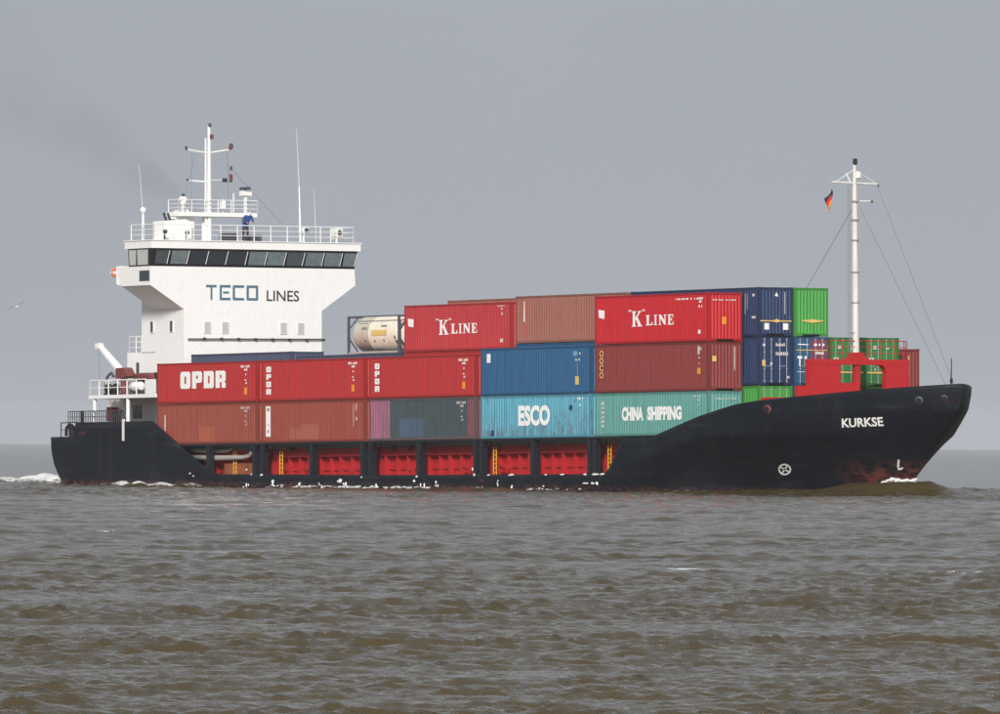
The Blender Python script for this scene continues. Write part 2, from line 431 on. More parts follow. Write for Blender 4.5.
# ------------------------------------------------------------------ the sea
def sea_material():
    m, nt, N, L, b = _base('brown_sea_water')
    pos = N.new('ShaderNodeNewGeometry').outputs['Position']
    at = N.new('ShaderNodeAttribute'); at.attribute_name = 'foam'
    n0 = _noise(nt, pos, 0.02, 3)
    water = _mixrgb(nt, n0, (0.070, 0.050, 0.019), (0.054, 0.042, 0.021))
    fn = _noise(nt, pos, 3.1, 6, 0.75)
    ff = _ramp(nt, _math(nt, 'ADD', at.outputs['Fac'], _math(nt, 'MULTIPLY', _math(nt, 'SUBTRACT', fn, 0.5), 1.9)), 0.42, 0.62)
    ff = _math(nt, 'MULTIPLY', ff, _ramp(nt, at.outputs['Fac'], 0.05, 0.2))
    L.new(_mixrgb(nt, ff, water, (0.72, 0.72, 0.70)), b.inputs['Base Color'])
    L.new(_math(nt, 'ADD', _math(nt, 'MULTIPLY', ff, 0.7), 0.06), b.inputs['Roughness'])
    b.inputs['IOR'].default_value = 1.333
    bp = N.new('ShaderNodeBump'); bp.inputs['Strength'].default_value = 1.0; bp.inputs['Distance'].default_value = 1.0
    ax = _scaled(nt, pos, (1.0, 1.0, 0.2))
    rip = _math(nt, 'ADD', _math(nt, 'MULTIPLY', _noise(nt, ax, 3.4, 4, 0.65), 0.120), _math(nt, 'MULTIPLY', _noise(nt, ax, 8.0, 3, 0.6), 0.028))
    L.new(rip, bp.inputs['Height']); L.new(bp.outputs[0], b.inputs['Normal'])
    return m
def build_sea():
    EARTH = 2.4e7          # effective radius with refraction over cold water
    base = math.atan2(_d.y, _d.x)
    half = math.radians(4.2)
    rs = [106.0]
    while rs[-1] < 9000:
        r = rs[-1]
        if r < 250: st = 0.0008 * r
        elif r < 575: st = 0.0010 * r
        elif r < 740: st = 0.29
        else: st = 0.006 * r
        rs.append(r + max(st, 0.07))
    rs = np.array(rs); NC = 410
    th = base + np.linspace(-half, half, NC)
    Rg, Tg = np.meshgrid(rs, th, indexing='ij')
    X = CAM.x + Rg * np.cos(Tg); Y = CAM.y + Rg * np.sin(Tg)
    dr = np.gradient(rs)
    space = np.maximum(dr, rs * 2 * half / NC)[:, None]
    Z = np.zeros_like(X); DX = np.zeros_like(X); DY = np.zeros_like(X)
    rg = np.random.default_rng(5)
    wind = base + math.pi + math.radians(14)         # the sea runs towards the camera, a little across
    NW = 130
    lam = np.exp(np.linspace(math.log(0.22), math.log(5.0), NW)) * rg.uniform(.94, 1.06, NW)
    for l in lam:
        k = 2 * math.pi / l
        a = wind + rg.normal(0, 0.42)
        st = 0.062 * rg.uniform(.6, 1.35) * (1.0 if l < 0.6 else (0.6 / l) ** 1.0)
        amp = st / k
        kx, ky = k * math.cos(a), k * math.sin(a)
        w = np.clip((l / space - 1.2) / 1.0, 0, 1)
        rows = np.nonzero(w[:, 0] > 0)[0]
        if len(rows) == 0: continue
        sl = slice(0, rows.max() + 1) if (w[:rows.max() + 1, 0] > 0).all() else slice(None)
        ph = kx * X[sl] + ky * Y[sl] + rg.uniform(0, 6.28)
        Z[sl] += w[sl] * amp * np.cos(ph)
        s = w[sl] * amp * 0.6 * np.sin(ph)
        DX[sl] -= math.cos(a) * s; DY[sl] -= math.sin(a) * s
    # gusts: patches of rougher and smoother water
    g = np.zeros_like(X)
    for _ in range(9):
        a = rg.uniform(0, 6.28); k = 2 * math.pi / rg.uniform(9, 60)
        g += np.cos(k * (math.cos(a) * X + math.sin(a) * Y) + rg.uniform(0, 6.28))
    Z *= np.clip(1 + 0.13 * g, .5, 1.6)
    # ---- the ship's own waves and foam (world coordinates on the water)
    foam = np.zeros_like(X)
    near = (X > -140) & (X < 60) & (Y > -45) & (Y < 60)
    xs, ys = X[near], Y[near]; zz = Z[near].copy(); ff = np.zeros_like(xs)
    wz = -TRIM * xs + 0.0
    hbw = np.where((xs < 22) & (xs > -62), hb(np.clip(xs, -62, 22), np.clip(wz, -1, 1)), 0.0)
    dS = (YC - hbw) - ys                              # distance outside the starboard waterline
    dP = ys - (YC + hbw)
    dist = np.where(xs < 22, np.maximum(dS, dP), np.hypot(np.maximum(xs - 21.7, 0), ys - YC))
    def bump(cx, cy, sx, sy, rot):
        c, s = math.cos(rot), math.sin(rot); u = (xs - cx) * c + (ys - cy) * s; v = -(xs - cx) * s + (ys - cy) * c
        return np.exp(-(u / sx) ** 2 - (v / sy) ** 2)
    zz *= np.clip(np.abs(dist) / 1.0, .5, 1)         # the hull damps the chop beside it
    zz += 0.78 * bump(21.4, 5.6, 3.6, 1.5, math.radians(28)) + 0.62 * bump(23.3, 8.3, 2.2, 1.7, math.radians(-25))
    zz += 0.27 * bump(16.5, 1.6, 4.2, 1.3, math.radians(24)) + 0.16 * bump(9.0, -1.8, 5.0, 1.2, math.radians(12))
    zz += 0.25 * bump(-8, -3.2, 6.0, 1.6, math.radians(8)) + 0.18 * bump(17, 14, 5, 2, math.radians(-24))
    zz -= 0.12 * bump(2, -2.5, 4, 1.5, 0)
    n1 = sum(np.cos(rg.uniform(.6, 2.8) * xs + rg.uniform(-2.5, 2.5) * ys + rg.uniform(0, 6.28)) for _ in range(10)) / 3.2
    wake = 1 / (1 + np.exp((xs + 63.0) / .5)) * np.exp(-((ys - 5.5) / 8.0) ** 4) * np.exp(np.clip(xs + 64, -90, 0) / 26.0)
    zz += wake * (0.55 + 0.30 * n1)
    ff = np.maximum(ff, wake * (0.95 + .2 * n1))
    curl = np.exp(-((dist - .45) / .7) ** 2)
    ff = np.maximum(ff, curl * 1.0 * bump(21.2, 5.8, 1.9, 1.9, 0))
    ff = np.maximum(ff, curl * .62 * np.exp(-((xs - 9) / 5.0) ** 2) * (ys < YC))
    ff = np.maximum(ff, curl * .34 * np.exp(-((xs + 9) / 26.0) ** 2) * (ys < YC))
    ff = np.maximum(ff, np.exp(-((dist - .3) / .8) ** 2) * .95 * np.exp(-((xs + 51) / 7.0) ** 2) * (ys < YC))
    zz += .38 * ff * (dist < 2.0) * (.7 + .5 * n1) * (xs < 18) * (xs > -62)
    Z[near] = zz; foam[near] = ff
    # a few breaking crests and streaks of old foam
    side = Vector((_r.x, _r.y)); fwd = Vector((_d.x, _d.y)).normalized()
    for (wx, wy, hl, hd, s) in WHITECAPS:
        u = (X - wx) * side.x + (Y - wy) * side.y; v = (X - wx) * fwd.x + (Y - wy) * fwd.y
        foam = np.maximum(foam, s * np.exp(-(u / hl) ** 2 - (v / hd) ** 2))
    Z = Z + 0.05 - (Rg ** 2) / (2 * EARTH)
    X = X + DX; Y = Y + DY
    nr = len(rs)
    V = [np.stack([X, Y, Z], -1).reshape(-1, 3)]
    idx = np.arange(nr * NC).reshape(nr, NC)
    Q = [np.stack([idx[:-1, :-1], idx[:-1, 1:], idx[1:, 1:], idx[1:, :-1]], -1).reshape(-1, 4)]
    # the rest of the sheet, out of the picture: coarse
    off = nr * NC
    r2 = np.array([0.5, 20, 106, 200, 600, 1800, 4500, 9000]); t2 = base + half * .999 + np.linspace(0, 2 * math.pi - 2 * half * .999, 90)
    A, Bq = np.meshgrid(r2, t2, indexing='ij')
    V.append(np.stack([CAM.x + A * np.cos(Bq), CAM.y + A * np.sin(Bq), 0.05 - A ** 2 / (2 * EARTH)], -1).reshape(-1, 3))
    i2 = np.arange(len(r2) * 90).reshape(len(r2), 90) + off
    Q.append(np.stack([i2[:-1, :-1], i2[:-1, 1:], i2[1:, 1:], i2[1:, :-1]], -1).reshape(-1, 4))
    off += len(r2) * 90
    t3 = base + np.linspace(-half, half, 8); A, Bq = np.meshgrid(np.array([0.5, 20, 106.2]), t3, indexing='ij')
    V.append(np.stack([CAM.x + A * np.cos(Bq), CAM.y + A * np.sin(Bq), 0.04 + 0 * A], -1).reshape(-1, 3))
    i3 = np.arange(24).reshape(3, 8) + off
    Q.append(np.stack([i3[:-1, :-1], i3[:-1, 1:], i3[1:, 1:], i3[1:, :-1]], -1).reshape(-1, 4))
    V = np.concatenate(V).astype(np.float32); Q = np.concatenate(Q).astype(np.int32)
    me = bpy.data.meshes.new('water')
    me.vertices.add(len(V)); me.vertices.foreach_set('co', V.ravel())
    me.loops.add(Q.size); me.loops.foreach_set('vertex_index', Q.ravel())
    me.polygons.add(len(Q)); me.polygons.foreach_set('loop_start', np.arange(0, Q.size, 4, dtype=np.int32))
    me.polygons.foreach_set('use_smooth', np.ones(len(Q), dtype=bool))
    me.update(calc_edges=True)
    fa = me.attributes.new('foam', 'FLOAT', 'POINT')
    fv = np.zeros(len(V), np.float32); fv[:nr * NC] = foam.ravel(); fa.data.foreach_set('value', fv)
    o = link('water', me, sea_material()); tag(o, 'grey brown choppy sea', 'sea', kind='structure')
    return o
WHITECAPS = [  # world x, y, half length across, half depth, strength
    (334.2, -215.7, 1.5, 1.8, .85), (244.7, -178.6, 1.2, 2.6, .80), (341.6, -213.2, 1.2, 1.4, .65), (266.0, -178.6, 1.3, 1.8, .45), (220.0, -134.1, 1.8, 2.4, .45)]
SEA = build_sea()

# ------------------------------------------------------------------ the ship
ship = thing('container_ship', 'black hulled container ship with white bridge at the stern and red deck fittings', 'ship')
ABOARD.append(ship)
def hull_mesh():
    Xs = sorted(set(list(np.linspace(-64.4, -57, 16)) + list(np.linspace(-57, 6, 60)) + list(np.linspace(6, 27.5, 70)) + [x for x in TOPX if x < 27.5]))
    Xs = np.array(Xs); n = len(Xs)
    lowv = np.concatenate([np.linspace(0, .25, 4)[:-1], np.linspace(.25, 1, 22)])
    rows = []
    zt = ztop(Xs); zk = np.minimum(zknuckle(Xs), zt - .6); zk = np.where(Xs < 0, (zt * .62 - 1.1), zk)
    zb = np.full(n, -2.2)
    for v in lowv: rows.append(zb + (zk - zb) * v)
    for v in np.linspace(0, 1, 7)[1:]: rows.append(zk + (zt - zk) * v)
    b = MB(); ids = {}
    for sgn in (-1, 1):
        base = len(b.v)
        for z in rows:
            x = mapx(Xs, z); h = np.maximum(hb(x, z), 0.02)
            # plating above the knuckle stands a little more upright
            b.v += [(float(x[i]), float(YC + sgn * h[i]), float(z[i])) for i in range(n)]
        m = len(rows)
        for j in range(m - 1):
            for i in range(n - 1):
                q = (base + j * n + i, base + j * n + i + 1, base + (j + 1) * n + i + 1, base + (j + 1) * n + i)
                b.f.append(q if sgn < 0 else q[::-1])
        ids[sgn] = base
    m = len(rows)
    for j in range(m - 1):      # transom and stem closing strips
        a, c = ids[-1] + j * n, ids[1] + j * n
        b.f.append((a, a + n, c + n, c))
        a, c = ids[-1] + j * n + n - 1, ids[1] + j * n + n - 1
        b.f.append((a, c, c + n, a + n))
    return b
hull = hull_mesh().build('hull', HULLMAT, ship)
smooth_by_angle(hull, 28)
so = hull.modifiers.new('plate', 'SOLIDIFY'); so.thickness = 0.09; so.offset = -1.0

def deck(name, x0, x1, zf, mat, inset=0.12, n=40):
    b = MB(); xs = np.linspace(x0, x1, n)
    for x in xs:
        z = float(zf(x)); h = max(float(hb(x, z)) - inset, 0.03)
        b.v += [(float(x), YC - h, z), (float(x), YC + h, z)]
    for i in range(n - 1): b.f.append((2 * i, 2 * i + 2, 2 * i + 3, 2 * i + 1))
    return b.build(name, mat, ship)
deck('main_deck', -51, 3.2, lambda x: float(np.interp(x, [-51, -43.2, -21.7, 3.2], [1.46, 1.42, 1.20, 1.10])), DECKPAINT)
deck('poop_deck', -64.2, -51, lambda x: 3.9, DECKPAINT)
deck('forecastle_deck', 13.9, 26.9, lambda x: float(zknuckle(x)) + .02, SHIPRED)
MB().box(-51.05, -50.95, -.1, 15.4, 1.3, 3.9).build('poop_bulkhead', NAVYSTEEL, ship)
MB().box(13.8, 13.9, .9, 14.4, 3.4, 4.35).build('forecastle_bulkhead', NAVYSTEEL, ship)

# print on the hull, wrapped on to the plating
def hull_print(name, shape, mat, xmap):
    V, Fc = shape
    bm = bmesh.new(); vs = [bm.verts.new((u, v, 0)) for u, v in V]
    for f in Fc:
        try: bm.faces.new([vs[i] for i in f])
        except ValueError: pass
    bmesh.ops.triangulate(bm, faces=bm.faces)
    for _ in range(2):
        bmesh.ops.subdivide_edges(bm, edges=[e for e in bm.edges if e.calc_length() > .35], cuts=1)
        bmesh.ops.triangulate(bm, faces=bm.faces)
    for v in bm.verts:
        x, z = xmap(v.co.x, v.co.y); v.co = on_hull(x, z, 0.025)
    me = bpy.data.meshes.new(name); bm.to_mesh(me); bm.free()
    return link(name, me, mat, hull)
hull_print('name_lettering', place2d(text2d('KURKSE', 0.028), 0, 1, 0, 1), LETTER,
           lambda u, v: (21.04 + 2.24 * u + .2 * (v - .5) + .1, 3.74 + .08 * u + .53 * v))
ring = [(math.cos(a), math.sin(a)) for a in np.linspace(0, 2 * math.pi, 25)]
it = []
for i in range(24):
    it.append(poly2d([ring[i], ring[i + 1], (ring[i + 1][0] * .74, ring[i + 1][1] * .74), (ring[i][0] * .74, ring[i][1] * .74)]))
for a in (math.pi / 4 + .2, 3 * math.pi / 4 + .2):
    c, s = math.cos(a), math.sin(a); t = .12
    for q in (1, -1):
        it.append(poly2d([(q * .13 * c - t * s, q * .13 * s + t * c), (q * .72 * c - t * s, q * .72 * s + t * c), (q * .72 * c + t * s, q * .72 * s - t * c), (q * .13 * c + t * s, q * .13 * s - t * c)]))
hull_print('thruster_mark', join2d(it), LETTER, lambda u, v: (15.61 + .41 * u + .28 * v, 1.34 + .34 * v))
hull_print('bulb_mark', join2d([rect2d(-.12, .12, .22, 1.0), rect2d(-.02, .42, 0, .2), poly2d([(.42, 0), (.62, .12), (.62, .3), (.42, .2)])]), LETTER,
           lambda u, v: (22.06 + .40 * u + .46 * v, 1.27 + .60 * v))
for i, (x, z, r) in enumerate(((16.84, 4.85, .26), (25.6, 5.28, .26), (26.75, 5.42, .2))):
    p = on_hull(x, z, 0.03); q = on_hull(x, z, 0.10); d = (q - p).normalized()
    a = d.orthogonal().normalized(); c = d.cross(a); b = MB()
    outer = [p + (a * math.cos(t) + c * math.sin(t)) * r for t in np.linspace(0, 2 * math.pi, 15)[:-1]]
    inner = [p + d * .07 + (a * math.cos(t) + c * math.sin(t)) * r * .66 for t in np.linspace(0, 2 * math.pi, 15)[:-1]]
    b.add(outer + inner, [(k, (k + 1) % 14, 14 + (k + 1) % 14, 14 + k) for k in range(14)])
    f = b.build('fairlead', DARKGREY if i != 0 else RUSTRED, hull)
    MB().add([p + d * .035 + (a * math.cos(t) + c * math.sin(t)) * r * .66 for t in np.linspace(0, 2 * math.pi, 15)[:-1]], [tuple(range(14))]).build('fairlead_opening', BLACK, hull)
# the white load line scrapes are spray; see further down

# --- cargo deck: pillars, girders, hatch coaming and hatch covers
PILLARS = [(-44.92, -44.43), (-39.32, -38.84), (-38.35, -37.87), (-32.48, -32.01), (-26.46, -25.99), (-25.53, -25.06), (-19.95, -19.40),
           (-13.43, -12.98), (-12.72, -12.3), (-7.02, -6.45), (-.70, -.28), (-.10, .32)]
def deckz(x): return float(np.interp(x, [-51, -43.2, -21.7, 3.2], [1.46, 1.42, 1.20, 1.10]))
for (a, c) in PILLARS:
    m = (a + c) / 2; a, c = m - (c - a) * .36, m + (c - a) * .36
    b = MB().box(a, c, -.16, .24, deckz(m), 3.27)
    b.prism([(a - .16, 3.23), (a, 2.8), (a, 3.23)], 'y', -.10, .18).prism([(c + .16, 3.23), (c, 3.23), (c, 2.8)], 'y', -.10, .18)
    b.build('pillar', NAVYSTEEL, ship)
MB().box(-50.3, 3.2, -.18, .30, 3.27, 3.38).build('side_girder', NAVYSTEEL, ship)
for x0, x1 in ((-50.9, -38.75), (-38.45, -25.95), (-25.75, -13.25), (-13.0, -.5), (-.25, 5.2)):
    c = MB().box(x0 + .25, x1 - .25, 1.20, 1.30, 1.15, 2.48).box(x0 + .2, x1 - .2, .82, 1.30, 2.48, 3.0).build('hatch_coaming', SHIPRED, ship)
    n = 10
    for k in range(n):
        x = x0 + .7 + (x1 - x0 - 1.4) * k / (n - 1)
        MB().box(x - .05, x + .05, .88 if k % 3 else .80, 1.195, 1.18, 2.477).build('stiffener', SHIPRED, c)
    MB().box(x0 + .4, x1 - .4, 1.10, 1.195, 1.62, 1.70).build('stringer', SHIPRED, c)
    MB().box(x0 + .1, (x1 - .1) if x0 < -1 else 13.5, 1.0, 14.3, 3.02, 3.385).build('hatch_cover', GREYGREEN, ship)
for x in (-38.6, -25.85, -13.12, -.38):
    MB().box(x - .2, x + .2, 1.1, 14.2, 1.1, 2.98).build('cross_deck_box', SHIPRED, ship)
MB().box(-50.95, -50.6, .4, 14.9, 1.3, 3.3).build('cross_deck_box', NAVYSTEEL, ship)
for x in (-42.5, -36.9, -12.0, .75):                                     # yellow ladders
    z0, z1 = deckz(x), 3.0
    b = MB()
    for q in (-.16, .16): b.path([(x + q, .55, z0), (x + q, .55, z1 - .12), (x + q, .75, z1), (x + q, 1.0, z1)], .034, 6)
    for k in range(6): b.tube((x - .16, .55, z0 + .2 + k * .26), (x + .16, .55, z0 + .2 + k * .26), .03, n=6)
    b.build('ladder', YELLOW, ship)
for (x, z, l) in ((-33.8, 1.85, .9), (-29.0, 1.75, .8), (-15.2, 1.8, .8), (-11.0, 1.8, .9), (-21.5, 1.65, .5)):
    MB().box(x - l / 2, x + l / 2, .42, .60, z - .10, z + .04).box(x - l / 2, x - l / 2 + .08, .42, .6, z - .5, z - .1).box(x + l / 2 - .08, x + l / 2, .42, .6, z - .5, z - .1).build('hose_rack', SHIPRED, ship)
for (x, z) in ((-36.0, 3.0), (-33.9, 2.98), (-23.9, 2.95), (-22.0, 2.98), (-11.9, 2.95), (-8.4, 2.98)):
    MB().lathe([(-.16, .05), (-.12, .16), (.12, .16), (.16, .05)], (x, .72, z - .02), 'y', 10).build('deck_lamp', DARKGREY, ship)
# ventilation pipes sweeping forward at the aft end of the cargo deck
MB().path([(-47.9, .5, 2.55), (-44.5, .45, 2.50), (-41.2, .45, 2.52), (-40.6, .45, 2.62), (-40.35, .45, 2.85), (-40.45, .45, 3.06)], [.20, .19, .15, .13, .11, .08], 8).build('vent_pipe', PIPE, ship, smooth=True)
MB().path([(-48.4, .6, 3.02), (-45.5, .55, 2.98), (-43.6, .55, 2.95), (-43.1, .55, 3.0), (-42.9, .55, 3.13)], [.16, .15, .12, .10, .08], 8).build('vent_pipe', PIPE, ship, smooth=True)
b = MB()
for k in range(3): b.box(-43.8 + k * 1.05, -43.0 + k * 1.05, .55, .95, 1.4, 2.15)
b.build('hose_cabinet', plain('rusty_orange_paint', (.30, .085, .03), .7, var=.9), ship)

# --- superstructure
XF = -52.0
sup = MB()
sup.prism([(2.5, 3.9), (12.9, 3.9), (12.9, 12.14), (15.46, 13.82), (15.40, 14.87), (0, 14.87), (0, 13.65), (2.5, 12.13)], 'x', XF, -55.6)
superstructure = sup.build('superstructure', WHITE, ship)
MB().box(-57.28, -55.6, 2.5, 12.9, 9.4, 15.6).build('upper_house', WHITE, superstructure)
MB().box(-59.1, -55.6, 2.5, 12.9, 6.6, 9.44).build('lower_house', WHITE, superstructure)
MB().box(-61.6, -55.6, 2.503, 12.9, 3.9, 6.45).build('deck_house', OFFWHITE, superstructure)
# bulwark of the bridge wings aft of the wheelhouse
for y0 in (0, 15.34): MB().prism([(-55.6, 13.69), (-55.74, 13.69), (-56.26, 14.96), (-55.6, 14.96)], 'y', y0, y0 + .06).build('wing_bulwark', WHITE, superstructure)
MB().box(-56.3, -56.22, 0, 2.4, 13.8, 14.96).build('wing_screen', WHITE, superstructure)
MB().box(-56.2, -55.6, 0.06, 2.5, 13.7, 13.78).build('wing_floor', WHITE, superstructure)
MB().box(-53.37, -52.12, -.015, .02, 13.92, 14.6).build('wing_window_frame', DARKGREY, superstructure)
MB().box(-53.27, -52.22, -.022, .02, 14.0, 14.52).build('wing_window', GLASS_DARK, superstructure)
def win_front(y, z0, z1, w):
    f = MB().box(XF, XF + .05, y - w / 2 - .05, y + w / 2 + .05, z0 - .05, z1 + .05).build('window', OFFWHITE, superstructure)
    MB().box(XF + .02, XF + .056, y - w / 2, y + w / 2, z0, z1).build('window_pane', GLASS_CURT, superstructure)
for y in (4.25, 5.58, 9.98, 11.29): win_front(y, 10.64, 11.32, .42)
for x in (-55.94, -53.5):
    MB().box(x - .22, x + .22, 2.45, 2.5, 10.66, 11.46).build('window', OFFWHITE, superstructure)
    MB().box(x - .15, x + .13, 2.444, 2.49, 10.72, 11.40).build('window_pane', GLASS_DARK, superstructure)
MB().box(-57.9, -57.6, 2.45, 2.5, 8.1, 8.8).build('window', DARKGREY, superstructure)
for x in (-58.35, -57.75): MB().box(x, x + .45, 2.45, 2.505, 5.2, 6.05).build('window', GLASS_DARK, superstructure)
# dark hand rail across the house front
b = MB().tube((XF + .16, 2.7, 10.22), (XF + .16, 13.0, 10.30), .045, n=6)
b.build('hand_rail', LETTER_DARK, superstructure)
for k in range(8):
    y = 3.98 + k * 1.285
    MB().box(XF, XF + .2, y - .06, y + .06, 10.18, 10.33).build('rail_bracket', LETTER_DARK, superstructure)
decal(superstructure, 'company_lettering', teco2d(4.16, 8.08, 12.74, 13.72), 'F', XF + .012, LETTER_BLUE)
decal(superstructure, 'company_lettering', place2d(text2d('LINES', .012), 8.72, 11.18, 12.72, 13.42), 'F', XF + .012, LETTER_DARK)

# wheelhouse: windows lean out towards the top
wheel = MB()
def ring_pts(z, fx, sy, ax): return [(XF + fx, -sy, z), (XF + fx, 15.40 + sy, z), (-54.7 - ax, 15.40 + sy, z), (-54.7 - ax, -sy, z)]
lo, hi = ring_pts(14.872, 0.0, 0.0, 0), ring_pts(16.0, .30, .06, 0)
wheel.add(lo + hi, [(0, 1, 5, 4), (1, 2, 6, 5), (2, 3, 7, 6), (3, 0, 4, 7)])
wheelhouse = wheel.build('wheelhouse', BLACK, ship)
PANES = [(.24, 1.16), (1.42, 2.64), (2.85, 4.08), (4.24, 5.55), (5.71, 7.02), (7.27, 8.5), (8.66, 9.93), (10.14, 11.34), (11.56, 12.81), (13.0, 14.19), (14.42, 15.30)]
PMAT = [GLASS_MID, GLASS_PALE, GLASS_DARK, GLASS_DARK, GLASS_DARK, GLASS_PALE, GLASS_PALE, GLASS_MID, GLASS_PALE, GLASS_PALE, GLASS_PALE]
def lean(t): return XF + .30 * t
for (a, c), mt in zip(PANES, PMAT):
    t0, t1 = .14, .89; z0, z1 = 14.872 + 1.128 * t0, 14.872 + 1.128 * t1; o = .03; sl = .10
    MB().add([(lean(t0) + o, a, z0), (lean(t0) + o, c - .03, z0), (lean(t1) + o, c + sl * .4, z1), (lean(t1) + o, a + sl * .4, z1)], [(0, 1, 2, 3)]).build('window_pane', mt, wheelhouse)
    # white wiper arm / frame edge beside each pane
    MB().tube((lean(t0) + .06, c + .0, z0), (lean(t1) + .06, c + .10, z1), .022, n=5).build('window_wiper', WHITE, wheelhouse)
for (a, c, mt) in ((-54.55, -53.75, GLASS_CURT), (-53.55, -52.25, GLASS_CURT)):
    t0, t1 = .08, .94
    MB().add([(a, -.06 * t0 - .03, 14.872 + 1.128 * t0), (c, -.06 * t0 - .03, 14.872 + 1.128 * t0), (c + .1, -.06 * t1 - .03, 14.872 + 1.128 * t1), (a, -.06 * t1 - .03, 14.872 + 1.128 * t1)], [(0, 1, 2, 3)]).build('window_pane', mt, wheelhouse)
b = MB().box(-55.0, XF + .36, -.14, 15.66, 16.02, 16.50).box(-55.05, XF + .42, -.19, 15.72, 16.50, 16.56)
b.build('wheelhouse_roof', WHITE, wheelhouse)

def railing(name, pts, h, mat, parent, step=1.3, bars=3, r=.028, close=False):
    """posts and bars along a polyline; each straight run is one part"""
    for (a, c) in zip(pts[:-1], pts[1:]):
        a, c = Vector(a), Vector(c); l = (c - a).length; n = max(1, round(l / step)); b = MB()
        for k in range(n + 1):
            p = a.lerp(c, k / n); b.tube(p, p + Vector((0, 0, h)), r, n=5)
        for q in range(bars):
            z = h * (q + 1) / bars
            b.tube(a + Vector((0, 0, z)), c + Vector((0, 0, z)), r * (1.0 if q == bars - 1 else .7), n=5)
        b.build(name, mat, parent)
railing('roof_railing', [(-54.6, .12, 16.56), (XF + .2, .12, 16.56), (XF + .2, 15.2, 16.56), (-54.6, 15.2, 16.56)], 1.0, WHITE, wheelhouse, 1.28, 3, .032)
railing('house_railing', [(-57.3, 2.6, 9.44), (-59.0, 2.6, 9.44), (-59.0, 12.8, 9.44)], 1.05, WHITE, superstructure, .9, 3, .034)

# --- things on the wheelhouse roof
ro = 16.56
roof = MB().prism([(1.75, ro), (3.75, ro), (3.75, 17.75), (3.3, 17.95), (1.75, 17.82)], 'x', -54.6, -53.1)
roof_house = roof.build('roof_locker', WHITE, ship)
MB().prism([(2.75, 18.0), (3.1, 18.55), (3.75, 18.65), (4.3, 18.15), (4.3, ro), (3.7, ro), (3.7, 17.7)], 'x', -54.2, -53.7).build('platform_bracket', WHITE, roof_house)
plat = MB().box(-54.6, -53.2, 2.75, 8.75, 18.16, 18.42).build('mast_platform', WHITE, ship)
for y in (5.1, 8.1): MB().tube((-53.9, y, ro), (-53.9, y, 18.16), .10, n=8).build('platform_leg', WHITE, plat)
railing('platform_railing', [(-54.5, 2.85, 18.42), (-53.25, 2.85, 18.42), (-53.25, 8.8, 18.42), (-54.5, 8.8, 18.42)], .8, WHITE, plat, 1.0, 3, .028)
mast = MB().tube((-53.5, 5.31, ro), (-53.5, 5.30, 24.0), .15, .10, 10).build('radar_mast', WHITE, ship, smooth=False)
MB().tube((-53.5, 5.05, ro), (-53.5, 5.04, 23.2), .085, .06, 8).build('mast_pole', WHITE, mast)
for k in range(10): MB().tube((-53.5, 5.05, 17.2 + k * .6), (-53.5, 5.3, 17.2 + k * .6), .03, n=5).build('mast_rung', OFFWHITE, mast)
MB().path([(-53.5, 3.54, 22.45), (-53.5, 5.0, 22.28), (-53.5, 5.3, 22.26), (-53.5, 6.95, 22.52)], .06, 6).build('yard', WHITE, mast)
MB().path([(-53.5, 3.80, 20.45), (-53.5, 5.3, 20.38)], .07, 6).build('yard', WHITE, mast)
MB().tube((-53.5, 5.3, 20.5), (-53.5, 6.9, 20.56), .03, n=6).build('yard', WHITE, mast)
for (y, z, r, h, mt) in ((3.52, 22.55, .09, .22, DARKGREY), (6.9, 22.72, .13, .36, DARKGREY), (6.86, 22.62, .14, .18, RUSTRED), (3.6, 20.5, .07, .16, DARKGREY),
                         (6.42, 20.52, .17, .26, BLACK), (6.88, 20.66, .12, .52, RUSTRED), (6.9, 21.3, .08, .28, DARKGREY), (5.42, 23.3, .14, .30, RUSTRED), (5.3, 24.05, .10, .24, DARKGREY)):
    MB().lathe([(-h / 2, r * .6), (-h * .4, r), (h * .4, r), (h / 2, r * .6)], (-53.4, y, z), 'z', 10).build('signal_lamp', mt, mast)
for (y0, z0, y1, z1) in ((3.95, 22.3, 3.75, 18.6), (4.2, 22.2, 3.3, 19.4), (6.55, 22.4, 6.7, 20.5), (6.9, 21.3, 10.66, 17.7), (6.62, 22.3, 6.55, 19.3)):
    MB().tube((-53.4, y0, z0), (-53.2, y1, z1), .014, n=4).build('halyard', WIRE, mast)
radar = MB().tube((-53.5, 8.05, 18.42), (-53.5, 8.05, 19.6), .13, .11, 10).build('radar_post', WHITE, ship)
MB().box(-53.75, -53.25, 7.72, 8.38, 19.55, 19.85).build('radar_gearbox', WHITE, radar)
MB().box(-53.95, -53.05, 7.86, 8.16, 19.93, 20.10).build('radar_scanner', DARKGREY, radar)
MB().tube((-53.5, 8.05, 19.84), (-53.5, 8.05, 19.94), .06, n=8).build('scanner_spindle', DARKGREY, radar)
b = MB().lathe([(18.42, .16), (18.9, .14), (19.05, .26), (19.3, .28), (19.42, .18)], (-53.5, 3.35, 0), 'z', 12).build('satellite_dome', WHITE, ship, smooth=True)
MB().lathe([(19.42, .10), (19.55, .12), (19.62, .05)], (-53.5, 3.35, 0), 'z', 10).build('dome_lamp', DARKGREY, b)
b = MB().tube((-53.5, .35, ro), (-53.5, .35, 18.3), .09, .08, 8).build('antenna_post', WHITE, ship)
MB().lathe([(18.28, .05), (18.34, .17), (18.5, .20), (18.64, .14), (18.68, .02)], (-53.5, .35, 0), 'z', 12).build('antenna_dome', WHITE, b, smooth=True)
MB().tube((-53.5, .30, 18.66), (-53.5, .05, 21.4), .022, .012, 5).build('whip', OFFWHITE, b)
b = MB().tube((-52.5, 11.60, ro), (-52.5, 11.50, 20.2), .075, .045, 7).build('whip_antenna', WHITE, ship)
